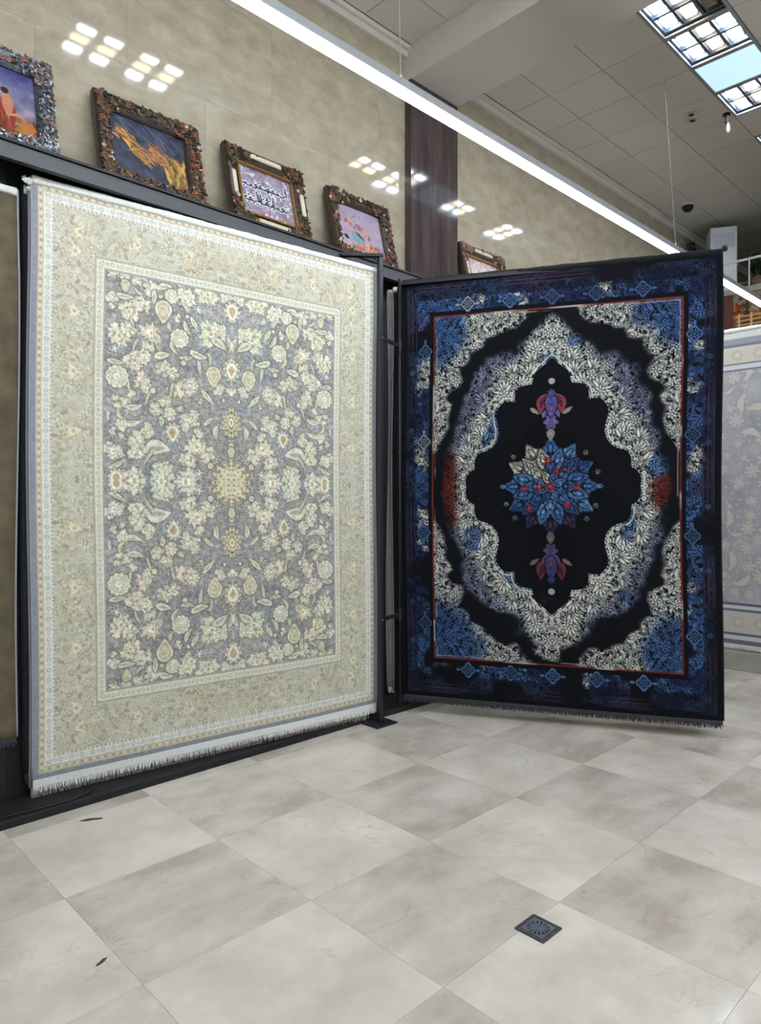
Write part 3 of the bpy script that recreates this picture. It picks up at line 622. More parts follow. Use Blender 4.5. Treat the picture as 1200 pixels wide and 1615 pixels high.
me = MB().box(-sx / 2 + .0006, -.0, -sz / 2 + .0006, sx / 2 - .0006, .019, sz / 2 - .0006).mesh('marble_slab'); me.materials.append(M['slab'])
for i in range(0, 12):
    for j in range(0, 8):
        if j < 3 and i > 2: continue
        link('slab', me, None, wl, (-.3 + (i + .5 + (.5 if j % 2 else 0)) * sx - 1.16, WALL_Y, .0 + (j + .5) * sz))
MB().box(3.0, WALL_Y, 0, 13.9, WALL_Y + .019, 3 * sz).build('lower_cladding', M['slab'], wl)
colm = tag(MB().box(4.68, 4.45, 0, 5.35, 4.529, 5.69).build('column', M['brown_stone']), 'dark brown polished stone pilaster against the beige wall', None, None, 'structure')
ceil = tag(MB().box(-4.2, -5.5, CEIL + .12, 14.2, 4.75, CEIL + .3).build('ceiling', M['tgrid']), 'suspended ceiling of square grey tiles', None, None, 'structure')
# a ceiling light sits in the strip between y 2.2 and 2.8
BAYS = ((-.1, 4.68), (5.35, 10.5))
xl1 = [-.1, .5, 1.1, 1.7, 2.3, 2.9, 3.5, 4.1, 4.68]; xl2 = [5.35, 5.7] + [6.3 + .6 * k for k in range(0, 13)]
yl = [2.2 - .6 * k for k in range(8, 0, -1)] + [2.2, 2.8, 3.4, 4.0, 4.45]
LIGHTS = {2.3: 'L', 2.9: 'L', 3.5: 'P', 5.7: 'l', 6.3: 'L', 6.9: 'P', 7.5: 'L', 8.7: 'L', 9.3: 'P', .5: 'L'}
cmeshes = {}
def ctile(x0, y0, x1, y1):
    k = (round(x1 - x0, 3), round(y1 - y0, 3))
    if k not in cmeshes: cmeshes[k] = MB().box(-k[0] / 2 + .004, -k[1] / 2 + .004, 0, k[0] / 2 - .004, k[1] / 2 - .004, .0115).mesh('ceiling_tile'); cmeshes[k].materials.append(M['ctile'])
    link('tile', cmeshes[k], None, ceil, ((x0 + x1) / 2, (y0 + y1) / 2, CEIL + random.uniform(-.0015, .0))) 
for xs in (xl1, xl2):
    for x0, x1 in zip(xs[:-1], xs[1:]):
        for y0, y1 in zip(yl[:-1], yl[1:]):
            if abs(y0 - 2.2) < .01 and round(x0, 1) in LIGHTS: continue
            ctile(x0, y0, x1, y1)
MB().box(-4.2, -5.5, CEIL, -.1, 4.53, CEIL + .0115).build('plaster_field', M['plaster'], ceil)
MB().box(-.1, -5.5, CEIL, 14.0, -2.6, CEIL + .0115).build('plaster_field', M['plaster'], ceil)
tag(MB().box(4.68, -5.5, 5.69, 5.35, 4.53, CEIL + .011).build('ceiling_beam', M['plaster']), 'white plaster ceiling beam running out from the brown pilaster', None, None, 'structure')
for n, (a, b) in enumerate(((-4.2, 4.68), (5.35, 13.98))):
    t = MB().box(a, 4.455, 5.955, b, 4.529, 5.999).box(a, 4.49, 5.90, b, 4.529, 5.955)
    tag(t.build('trim_%d' % (n + 1), M['plaster']), 'white plaster cornice between marble wall and ceiling, %s the beam' % ('before', 'beyond')[n], None, None, 'structure')
tag(MB().box(-4.35, -5.5, 0, -4.2, 4.75, CEIL + .2).build('wall_near', M['wall_paint']), 'plain painted wall at the near end', None, None, 'structure')
tag(MB().box(-4.2, -5.65, 0, 14.2, -5.5, CEIL + .2).build('wall_opposite', M['wall_paint']), 'plain painted wall opposite the marble wall', None, None, 'structure')
tag(MB().box(10.5, -5.5, 0, 10.62, 4.525, 4.72).build('wall_right', mat_plain('grey_paint', L(140, 134, 124), .7, 0, .05, 3)), 'grey end wall below the gallery', None, None, 'structure')
tag(MB().box(10.44, -5.5, 4.72, 14.0, 4.525, 4.80).build('gallery_floor', mat_plain('gallery_slab', L(150, 146, 138), .7, 0, .05, 3)), 'grey slab edge of the gallery floor', None, None, 'structure')
tag(MB().box(14.0, -5.5, 0, 14.2, 4.75, CEIL + .2).build('wall_far', mat_plain('dark_green_paint', L(64, 68, 60), .8, 0, .1, 3)), 'dark green wall at the back of the gallery', None, None, 'structure')

# ---------------------------------------------------------------- lamps
def louvre_light(x0, y0, label, off=False):
    r = empty('louvre_light', (x0 + .3, y0 + .3, CEIL), 0, label, 'ceiling light', 'louvre lights in the ceiling strip')
    MB().box(-.295, -.295, .085, .295, .295, .1).box(-.295, -.295, .012, -.285, .295, .085).box(.285, -.295, .012, .295, .295, .085).box(-.285, -.295, .012, .285, -.285, .085).box(-.285, .285, .012, .285, .295, .085).build('housing', M['louvre'], r)
    f = MB()
    for a in (-1, 1): f.box(-.298, a * .285 - .013, -.006, .298, a * .285 + .013, .012).box(a * .285 - .013, -.272, -.006, a * .285 + .013, .272, .012)
    f.build('rim', M['housing'], r)
    for k, x in enumerate((-.25, .0, .25)): MB().box(x - .014, -.27, .020, x + .014, .27, .06).build('blade', M['louvre'], r)
    for k, y in enumerate((-.265, -.088, .088, .265)): MB().box(-.235, y - .012, .022, .235, y + .012, .058).build('blade', M['louvre'], r)
    for i in (-1, 1):
        for j in (-1, 0, 1):
            m = 'lamp_warm' if j == 0 else 'lamp_cool'
            if off and j == -1: m = 'lamp_off'
            MB().box(i * .125 - .076, j * .177 - .054, .022, i * .125 + .076, j * .177 + .054, .058, .014).build('lamp', M[m], r)
    return r
def panel_light(x0, y0, label):
    r = empty('panel_light', (x0 + .3, y0 + .3, CEIL), 0, label, 'ceiling light', 'blue panels in the ceiling strip')
    f = MB()
    for a in (-1, 1): f.box(-.298, a * .285 - .013, -.006, .298, a * .285 + .013, .02).box(a * .285 - .013, -.272, -.006, a * .285 + .013, .272, .02)
    f.build('rim', M['housing'], r)
    MB().box(-.271, -.271, .0, .271, .271, .012, .003).build('diffuser', M['panel'], r)
    MB().box(-.285, -.285, .022, .285, .285, .08).build('housing', M['housing'], r)
names = {.5: 'louvre ceiling light nearest the photographer, out of view', 2.3: 'louvre ceiling light mirrored highest at left in the marble', 2.9: 'louvre ceiling light mirrored second at left in the marble',
         3.5: 'blue panel light mirrored above the second picture', 5.7: 'louvre ceiling light with one dark cell column at the top edge', 6.3: 'louvre ceiling light between the half dark light and the blue panel',
         6.9: 'square pale blue ceiling panel between two louvre lights', 7.5: 'louvre ceiling light just beyond the pale blue panel, at the right edge', 8.7: 'louvre ceiling light further along, past the right edge', 9.3: 'blue ceiling panel at the far end of the strip'}
for x, k in sorted(LIGHTS.items()):
    (panel_light if k == 'P' else louvre_light)(x, 2.2, names[x], **({} if k == 'P' else {'off': k == 'l'}))
n = 0
for y in (-2.0, -4.6):  # unseen tubes behind the camera, added only to light the room
    for x in (-2.5, -.8, .9, 2.6, 4.3, 6.2):
        n += 1
        r = empty('fill_tube_light', (x, y, CEIL), 0, 'unseen white tube light added behind the camera to light the room', 'ceiling light', 'added tube lights behind the camera')
        MB().box(-.6, -.15, -.05, .6, .15, -.001, .01).build('housing', M['housing'], r)
        for s in (-1, 1): MB().bar((-.57, s * .07, -.07), (.57, s * .07, -.07), .019, None, 8).build('tube', M['tube'], r)
# the suspended line of light
r = empty('linear_led_light', (5.1, 2.97, 4.25), 0, 'long suspended white LED line light running past the brown pilaster', 'lamp')
MB().box(-5.1, -.036, .018, 5.1, .036, .075, .004).build('housing', M['housing'], r)
MB().box(-5.095, -.0345, -.002, 5.095, .0345, .0175).build('diffuser', M['led'], r)
for x, dx, dy in ((3.03, -.02, .02), (6.97, -.08, .08), (-.0 + .3, 0, 0), (9.9, 0, 0)):
    MB().bar((x - 5.1, 0, .075), (x - 5.1 + dx, dy, CEIL - 4.25 - .002), .0036, None, 6).build('wire', M['housing'], r)
    MB().lathe((x - 5.1, 0, .075), [(.012, 0), (.012, .02), (.005, .035)], 8).build('wire_clip', M['chrome'], r)
# small things on the ceiling
r = empty('spot_light', (7.74, 3.12, CEIL), .3, 'pale twin ceiling spotlight beside the thin hanging wire', 'ceiling light')
MB().box(-.14, -.075, -.012, .14, .075, -.0005, .006).build('plate', M['plaster'], r)
for s in (-1, 1):
    MB().lathe((s * .066, 0, -.032), [(.030, .02), (.05, .012), (.055, 0), (.045, .001), (.03, .012)], 16).build('lamp_ring', M['plaster'], r)
    MB().lathe((s * .066, 0, -.03), [(.001, .004), (.028, .006), (.028, .012)], 12).build('lens', M['black'], r)
r = empty('sprinkler', (7.97, 2.84, CEIL - .002), 0, 'black hook with white bulb hanging under the louvre light', 'sprinkler')
MB().lathe((0, 0, -.012), [(.04, 0), (.04, .012)], 12).tube([(0, 0, -.01), (0, 0, -.10)], .017, 8).build('stem', M['black'], r)
MB().lathe((.01, -.01, -.21), [(.004, 0), (.02, .02), (.018, .07), (.012, .11)], 10).build('bulb', M['fringe_white'], r)
r = empty('dome_camera', (9.98, 4.08, CEIL - .001), 0, 'small dark ceiling dome above the far end of the line light', 'camera')
MB().lathe((0, 0, -.03), [(.09, 0), (.10, .03)], 16).build('ring', M['plaster'], r)
MB().lathe((0, 0, -.11), [(.005, 0), (.045, .012), (.07, .045), (.078, .08)], 16).build('dome', M['black'], r, True)

# ---------------------------------------------------------------- the carpet rack
rack = empty('carpet_rack', (3.4, 4.14, 0), 0, 'dark steel carpet display rack with ledge and swing arms along the marble wall', 'rack')
def R(mb, name, mat='steel', parent=None, smooth=False):
    mb.v = [(x - 3.4, y - 4.14, z) for x, y, z in mb.v]
    return mb.build(name, M[mat], parent or rack, smooth)
R(MB().box(-1.0, 4.20, 3.658, 7.6, 4.24, 3.750, .003), 'fascia')
R(MB().box(-1.0, 4.425, .0455, 7.6, 4.44, 3.750), 'shade_panel', 'blackbase')  # dark sheet added in place of the shade inside the rack
R(MB().box(-1.0, 4.185, 3.7505, 7.6, 4.44, 3.766), 'ledge', 'black')
R(MB().box(-1.0, 4.10, 0, 7.6, 4.44, .045, .004), 'base', 'blackbase')
post = R(MB().box(3.831, 3.980, .012, 3.867, 4.016, 3.715, .003), 'post')
fp = R(MB().box(3.74, 3.915, 0.0, 3.965, 4.095, .012, .002), 'foot_plate', 'black')
for x, y in ((3.765, 3.94), (3.94, 3.94), (3.765, 4.07), (3.94, 4.07)): R(MB().lathe((x, y, .012), [(.009, 0), (.009, .008)], 6), 'bolt', 'chrome', fp)
R(MB().bar((3.62, 4.196, 3.727), (3.87, 3.985, 3.727), .05, .022), 'bracket', 'black')
R(MB().bar((3.849, 3.998, 3.60), (3.849, 3.998, 3.70), .024, None, 10), 'collar', 'steel', post)
for z in (3.07, .83):
    hs = R(MB().bar((3.868, 3.999, z), (4.14, 4.075, z), .014, .03), 'hinge_strap', 'black')
    R(MB().lathe((3.849, 3.976, z), [(.010, -.006), (.010, .003)], 8, 'y'), 'bolt', 'chrome', hs)
    R(MB().lathe((4.15, 4.078, z - .05), [(.020, 0), (.020, .1)], 10), 'hinge_knuckle', 'black', hs)
R(MB().bar((4.15, 4.078, .08), (4.15, 4.078, 3.625), .013, None, 10), 'pivot_pole', 'black', None, True)
for x in (-.9, 1.22, 7.5): R(MB().box(x - .02, 4.395, .0455, x + .02, 4.424, 3.750), 'rear_upright', 'black')

# ---------------------------------------------------------------- carpets
def grid_mesh(name, nx, nz, fn, design=None, skirt=None):
    u, v = np.meshgrid(np.linspace(0, 1, nx), np.linspace(0, 1, nz))      # v = 0 at the top
    P = fn(u, v).reshape(-1, 3)
    i = np.arange(nz - 1)[:, None] * nx + np.arange(nx - 1)[None, :]
    F = np.stack([i, i + nx, i + nx + 1, i + 1], -1).reshape(-1, 4)
    if skirt:
        ring = np.concatenate([np.arange(nx), (np.arange(1, nz)) * nx + nx - 1, (nz - 1) * nx + np.arange(nx - 2, -1, -1), np.arange(nz - 2, 0, -1) * nx])
        b = len(P); Q = P[ring] + np.array(skirt); P = np.vstack([P, Q]); k = np.arange(len(ring)); k2 = (k + 1) % len(ring)
        F = np.vstack([F, np.stack([ring[k], ring[k2], b + k2, b + k], -1)])
    me = bpy.data.meshes.new(name)
    me.vertices.add(len(P)); me.vertices.foreach_set('co', P.astype(np.float32).ravel())
    me.loops.add(F.size); me.loops.foreach_set('vertex_index', F.astype(np.int32).ravel())
    me.polygons.add(len(F)); me.polygons.foreach_set('loop_start', np.arange(0, F.size, 4, dtype=np.int32))
    me.polygons.foreach_set('use_smooth', np.ones(len(F), bool))
    me.update(calc_edges=True)
    if design is not None:
        D = design.reshape(-1, 3)
        if skirt: D = np.vstack([D, D[ring]])
        at = me.color_attributes.new('Design', 'FLOAT_COLOR', 'POINT')
        at.data.foreach_set('color', np.hstack([lin(D), np.ones((len(D), 1))]).astype(np.float32).ravel())
    return me

def carpet(label, A, B, ztop, H, design=None, pile=None, binding='binding_grey', back='backing', top='fringe_white', fringe='fringe_white', wave=(.008, 3.0, 0.0), flen=.055, group=None, edge=.0, band=.024, topfold=True, seed=0, pull=None):
    rng = np.random.default_rng(100 + seed)
    A, B = Vector((*A, 0)), Vector((*B, 0)); e = B - A; W = e.length; ang = math.atan2(e.y, e.x)
    root = empty('carpet', (A.x, A.y, 0), ang, label, 'carpet', group)
    amp, fr, ph = wave
    def yoff(x, z): return amp * (np.sin(fr * x + ph) * np.clip((ztop - z) / 1.2, 0, 1) + .45 * np.sin(fr * 2.3 * x + 1.7 * z + ph)* np.clip((ztop - z) / .6, 0, 1)) + edge * (np.clip(1 - x / .35, 0, 1) ** 2) * np.sin(z * 2.1 + ph)
    def xoff(x, z): return .010 * np.sin(z * 1.9 + ph) * np.clip((ztop - z) / .5, 0, 1)
    def face(y0):
        def fn(u, v):
            x = u * W; z = ztop - v * H
            return np.stack([x + xoff(x, z), y0 + yoff(x, z), z], -1)
        return fn
    if design is not None:
        nz, nx = design.shape[:2]
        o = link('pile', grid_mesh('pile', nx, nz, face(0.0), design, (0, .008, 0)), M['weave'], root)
    else:
        o = link('pile', grid_mesh('pile', 40, 56, face(0.0), None, (0, .008, 0)), M[pile], root)
    link('backing', grid_mesh('backing', 40, 56, face(.0095), None, (0, .002, 0)), M[back], root)
    zs = np.linspace(ztop - .002, ztop - H + .002, 40)
    for x in (0.0, W):
        MB().tube([(x + float(xoff(x, z)) + (.004 if x else -.004), float(yoff(x, z)) + .005, z) for z in zs], .0075, 6).build('side_binding', M[binding], root, True)
    if topfold:
        # folded fringe lying over the top edge, a little lumpy
        xs = np.linspace(0, W, 120); m = MB(); n = 7; vs_ = []; fs_ = []
        for k, x in enumerate(xs):
            lump = 1 + .45 * math.sin(x * 9 + seed) * math.sin(x * 23 + 1.3 * seed) + rng.uniform(-.25, .25); h = .010 * lump; t = .012 + .004 * rng.random()
            for a in range(n):
                w = 2 * math.pi * a / n; vs_.append((x + float(xoff(x, ztop)), .004 + t * math.cos(w), ztop - .010 + (.022 + h) * math.sin(w) * (1 if math.sin(w) < 0 else .55)))
            if k: fs_ += [((k - 1) * n + a, (k - 1) * n + (a + 1) % n, k * n + (a + 1) % n, k * n + a) for a in range(n)]
        m.add(vs_, fs_ + [tuple(range(n)), tuple(range((len(xs) - 1) * n, len(xs) * n))]).build('top_fold', M[top], root, True)
    zb = ztop - H
    xs = np.linspace(0, W, 60)
    MB().add([p for x in xs for p in ((x + float(xoff(x, zb)), float(yoff(x, zb)) - .0015, zb + .001), (x + float(xoff(x, zb)), float(yoff(x, zb)) + .009, zb + .001), (x + float(xoff(x, zb)), float(yoff(x, zb)) + .008, zb - band), (x + float(xoff(x, zb)), float(yoff(x, zb)) - .0005, zb - band))],
             [tuple(4 * k + a for a in (0, 1, 2, 3)) for k in (0, 59)] + [(4 * k + a, 4 * k + (a + 1) % 4, 4 * k + 4 + (a + 1) % 4, 4 * k + 4 + a) for k in range(59) for a in range(4)]).build('end_band', M[fringe], root)
    m = MB(); n = int(W / .0058)
    for k in range(n):
        x = (k + .5) / n * W + rng.uniform(-.002, .002); w = rng.uniform(.0028, .0042); y = float(yoff(x, zb)) + .004; l = flen * rng.uniform(.86, 1.06); sx_ = rng.normal(0, .006); sy = rng.normal(-.004, .006); xo = float(xoff(x, zb))
        z0 = zb - band + .002
        vs_ = []
        for q, (t, ww) in enumerate(((0, 1), (.5, 1.1), (1, .6))):
            px, py, pz = x + xo + sx_ * t * t, y + sy * t, z0 - l * t
            vs_ += [(px - w * ww, py, pz), (px, py - w * ww, pz), (px + w * ww, py + w * .4, pz)]
        m.add(vs_, [(q * 3 + a, q * 3 + (a + 1) % 3, q * 3 + 3 + (a + 1) % 3, q * 3 + 3 + a) for q in range(2) for a in range(3)] + [(6, 7, 8)])
    fo = m.build('fringe', M[fringe], root); fo['kind'] = 'stuff'
    return root

CREAM = carpet('cream bordered carpet with grey floral field hanging at left on the rack', (1.35, 4.295), (3.86, 4.06), 3.642, 3.49, paint_cream_carpet(), wave=(.006, 2.4, .5), seed=1, flen=.036, band=.044)
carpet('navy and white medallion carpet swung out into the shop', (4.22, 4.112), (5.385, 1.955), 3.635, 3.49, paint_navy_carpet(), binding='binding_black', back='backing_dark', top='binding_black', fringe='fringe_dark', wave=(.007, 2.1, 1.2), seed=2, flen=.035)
kn = MB(); rk = random.Random(3)                                  # crumpled fringe bunched at the upper left corner
for k in range(16): kn.gem((-.01 + rk.uniform(-.03, .05), .004 + rk.uniform(-.012, .012), 3.632 - abs(rk.gauss(0, .028))), rk.uniform(.010, .020), (1.2, .8, 1))
kn.build('fringe_bunch', M['fringe_white'], CREAM)
# the leaves hidden behind the cream one
def lerp2(a, b, t): return (a[0] + (b[0] - a[0]) * t, a[1] + (b[1] - a[1]) * t)
carpet('grey carpet with brown fringe hanging just lower behind the cream carpet', (1.345, 4.318), (3.80, 4.088), 3.60, 3.495, None, 'pile_grey', 'binding_grey', 'backing', 'fringe_white', 'fringe_brown', (.004, 2.4, .5), .055, 'carpets stacked behind the cream one', seed=3)
carpet('dark carpet whose edge shows left of the cream carpet', (1.325, 4.355), (3.76, 4.20), 3.595, 3.42, None, 'pile_dark', 'binding_black', 'backing_dark', 'fringe_white', 'fringe_dark', (.004, 2.4, 1.5), .04, 'carpets stacked behind the cream one', .01, seed=4)
carpet('olive brown carpet in shadow at the left picture edge', (-.95, 4.375), (1.285, 4.345), 3.56, 3.15, None, 'pile_olive', 'binding_grey', 'backing', 'fringe_white', 'fringe_dark', (.004, 2.4, 2.5), .03, None, seed=5)
# the leaves behind the navy one
carpet('black carpet hanging right behind the navy medallion carpet', (4.228, 4.17), (5.45, 2.04), 3.60, 3.46, None, 'pile_dark', 'binding_black', 'backing_dark', 'fringe_dark', 'fringe_dark', (.003, 2.4, .5), .03, 'carpets stacked behind the navy one', seed=6)
carpet('charcoal carpet second behind the navy medallion carpet', (4.232, 4.235), (5.52, 2.08), 3.605, 3.45, None, 'pile_dark', 'binding_grey', 'backing_dark', 'fringe_white', 'fringe_dark', (.003, 2.4, .9), .03, 'carpets stacked behind the navy one', seed=7)
carpet('pale grey carpet whose light edge shows beside the post', (4.235, 4.30), (5.60, 2.12), 3.60, 3.43, None, 'pile_light', 'binding_grey', 'backing', 'fringe_white', 'fringe_white', (.003, 2.4, 2.9), .03, 'carpets stacked behind the navy one', .006, seed=8)
sa = R(MB().bar((4.17, 4.10, 3.605), (5.40, 1.99, 3.612), .02, .03), 'swing_arm', 'black')
sa.location = (.016, .009, 0)
ec = R(MB().lathe((5.412 - .016, 1.945 - .009, 3.622), [(.004, 0), (.02, .006), (.024, .022), (.016, .04), (.002, .046)], 10), 'end_cap', 'blackbase', sa, True)

# carpet on the stand at right
stand = empty('carpet_stand', (7.9, 1.7, 0), 0, 'pale stone plinth with dark frame holding the carpet at the right edge', 'stand')
MB().box(-.115, -1.5, 0, .12, 1.45, .20, .006).build('plinth', mat_marble('grey_stone', L(150, 146, 140), L(176, 172, 166), L(120, 116, 110), .3, 3.0), stand)
for y in (-1.35, 0, 1.3): MB().box(.0, y - .025, .20, .05, y + .025, 3.58).build('upright', M['black'], stand)
MB().box(-.045, -1.38, 3.54, -.0, 1.33, 3.585).build('top_bar', M['black'], stand)
carpet('pale grey and ivory carpet with striped ends at the right picture edge', (7.80, 2.98), (7.80, .48), 3.60, 3.33, paint_pale_carpet(), wave=(.004, 2.0, .2), seed=9, flen=.025)

# ---------------------------------------------------------------- framed pictures on the ledge
def pic_girl(c, rng):
    w, h = c.w / c.ppm, c.h / c.ppm
    yy, xx = np.mgrid[0:c.h, 0:c.w]; v = (yy / c.h)[..., None]
    c.a[:] = rgb(92, 94, 146) * (1 - v) + rgb(150, 138, 140) * v
    c.a += (value_noise(c.w, c.h, 16, rng)[..., None] - .5) * .3
    for k in range(40): c.leaf(rng.uniform(0, w * .62), rng.uniform(h * .1, h), .05, .018, rng.uniform(1, 2.2), rgb(128, 100, 56) * rng.uniform(.5, 1.2))
    for k in range(50): c.leaf(rng.uniform(0, w), rng.uniform(h * .75, h), .05, .02, rng.uniform(-.4, .4), rgb(160, 108, 60) * rng.uniform(.4, 1.1))
    x, y = w * .70, h * .62
    c.leaf(x, y + .05, .13, .05, 1.57, rgb(136, 58, 48)); [c.leaf(x + rng.uniform(-.03, .03), y + rng.uniform(0, .12), .05, .006, 1.57, rgb(170, 84, 66) * rng.uniform(.6, 1)) for k in range(12)]; c.leaf(x + .01, y - .02, .08, .03, 1.57, rgb(184, 120, 96)); c.flower(x, y - .10, .022, 9, rgb(186, 140, 112), .05); c.flower(x, y - .115, .022, 9, rgb(60, 40, 34), .05)
    c.leaf(x + .07, y + .02, .08, .008, -.3, rgb(190, 140, 110)); c.flower(x + .11, y + .09, .05, 6, rgb(176, 110, 60), .1)
def pic_gold(c, rng):
    w, h = c.w / c.ppm, c.h / c.ppm
    c.a[:] = rgb(52, 56, 74); c.a += (value_noise(c.w, c.h, 12, rng)[..., None] - .5) * np.array([.16, .18, .28])
    for k in range(90):
        t = rng.random(); x = w * (.08 + .60 * t) + rng.normal(0, .02); y = h * (.36 + .28 * t) + rng.normal(0, .025) - .04 * math.sin(t * 9)
        c.leaf(x, y, rng.uniform(.02, .05), rng.uniform(.004, .011), rng.uniform(.1, 1.0), rgb(186, 134, 66) * rng.uniform(.55, 1.2), None, .004, .3)
    for k in range(70):
        x = w * rng.uniform(.70, .96); y = h * rng.uniform(.50, .98); c.leaf(x, y, rng.uniform(.02, .06), .012, 1.5 + rng.normal(0, .3), rgb(168, 132, 70) * rng.uniform(.5, 1.2), None, .004, .2)
    for k in range(16): c.leaf(w * rng.uniform(.45, .75), h * rng.uniform(.25, .6), .06, .004, rng.uniform(.5, 1.2), rgb(150, 96, 74))
    for k in range(30): c.leaf(w * rng.uniform(.1, .9), h * rng.uniform(.03, .3), .05, .004, rng.uniform(.3, 1), rgb(84, 90, 112))
def pic_script(c, rng):
    w, h = c.w / c.ppm, c.h / c.ppm
    c.a[:] = rgb(150, 138, 160); c.a += (value_noise(c.w, c.h, 14, rng)[..., None] - .5) * .25
    for k in range(150): c.leaf(rng.uniform(0, w), rng.uniform(0, h), rng.uniform(.012, .03), .006, rng.uniform(0, 6.3), (rgb(222, 220, 226), rgb(126, 104, 140), rgb(190, 170, 182))[k % 3], None, .004, .6)
    for k in range(40): c.leaf(rng.uniform(0, w), h * rng.uniform(.86, 1), .018, .007, rng.uniform(0, 6), rgb(176, 118, 76))
    ink = rgb(34, 32, 44); halo = rgb(226, 228, 232)
    for row in range(2):                        # two lines of flowing script with haloes
        y = h * (.36 + .30 * row); strokes = []
        x = w * .88
        while x > w * .14:
            l = rng.uniform(.035, .075); k = rng.random()
            if k < .35: strokes.append(arc_pts(x, y, x - l, y + rng.uniform(-.01, .01), rng.uniform(.25, .45), 12))
            elif k < .6: strokes.append(np.array([(x, y + .005), (x - .006, y - rng.uniform(.05, .075))])); l = .02
            else:
                th = np.linspace(.2, 5.0, 14); strokes.append(np.stack([x - .02 + .022 * np.cos(th) - .006 * th, y + .012 * np.sin(th)], 1)); l = .05
            if rng.random() < .6: strokes.append(np.array([(x - l * .4, y - .035), (x - l * .4 - .008, y - .032)]))
            if rng.random() < .4: strokes.append(np.array([(x - l * .5, y + .028), (x - l * .5 - .007, y + .03)]))
            x -= l * .8
        for s in strokes: c.stroke(s, .013, halo, .8)
        for s in strokes: c.stroke(s, .0055, ink)
def pic_flowers(c, rng):
    w, h = c.w / c.ppm, c.h / c.ppm
    c.a[:] = rgb(164, 148, 170); c.a += (value_noise(c.w, c.h, 16, rng)[..., None] - .5) * .10
    c.leaf(w * .42, h * .68, .09, .05, .5, rgb(120, 146, 156)); c.leaf(w * .46, h * .62, .06, .012, .6, rgb(50, 62, 66)); c.leaf(w * .14, h * .72, .03, .018, .6, rgb(24, 22, 30))
    for k in range(22):
        t = rng.random(); x = w * (.15 + .55 * t) + rng.normal(0, .012); y = h * (.34 + .22 * t) + rng.normal(0, .02)
        c.flower(x, y, rng.uniform(.014, .03), 6, (rgb(190, 112, 92), rgb(200, 150, 120), rgb(150, 90, 130), rgb(110, 118, 84))[k % 4], .25, rng.uniform(0, 6)); c.flower(x, y, .007, 5, rgb(120, 50, 46))
    for k in range(46):
        x = w * rng.uniform(.03, .92); y = h * (.86 + .14 * rng.random()) - (.06 if x > w * .5 else 0) * rng.random()
        c.flower(x, y, rng.uniform(.015, .032), 6, (rgb(196, 104, 92), rgb(206, 164, 124), rgb(164, 96, 140), rgb(96, 112, 70), rgb(190, 130, 100))[k % 5], .25, rng.uniform(0, 6)); c.flower(x, y, .008, 5, rgb(90, 44, 50))
    for k in range(8): c.leaf(w * rng.uniform(.1, .9), h * rng.uniform(.1, .4), .014, .006, rng.uniform(0, 6), rgb(110, 112, 120))
def pic_pink(c, rng):
    w, h = c.w / c.ppm, c.h / c.ppm
    c.a[:] = rgb(206, 188, 190); c.a += (value_noise(c.w, c.h, 14, rng)[..., None] - .5) * .2
    for k in range(160): c.leaf(rng.uniform(0, w), rng.uniform(0, h), rng.uniform(.012, .03), .006, rng.uniform(0, 6.3), (rgb(232, 226, 226), rgb(170, 130, 150), rgb(200, 164, 150))[k % 3], None, .004, .6)
M['frame_brown'] = mat_plain('carved_brown_frame', L(62, 46, 38), .38, .1, .45, 40, .4)
M['frame_silver'] = mat_plain('carved_silver_frame', L(92, 96, 106), .22, .5, .6, 60, .4)
M['orn_orange'] = mat_plain('orange_carving', L(142, 84, 58), .35, 0, .5, 60, .2)
M['orn_white'] = mat_plain('white_carving', L(206, 200, 194), .35, 0, .1, 60, .2)
M['orn_dark'] = mat_plain('dark_carving', L(58, 50, 40), .35, .2, .45, 60, .2)
M['orn_silver'] = mat_plain('silver_carving', L(140, 146, 158), .18, .6, .5, 60, .2)
M['orn_pink'] = mat_plain('rose_carving', L(158, 116, 112), .3, 0, .3, 60, .2)
M['gilt'] = mat_plain('gilt_lip', L(150, 116, 62), .3, .6, .25, 40)
M['ivory'] = mat_plain('ivory_inlay', L(206, 196, 176), .3, 0, .06, 30)
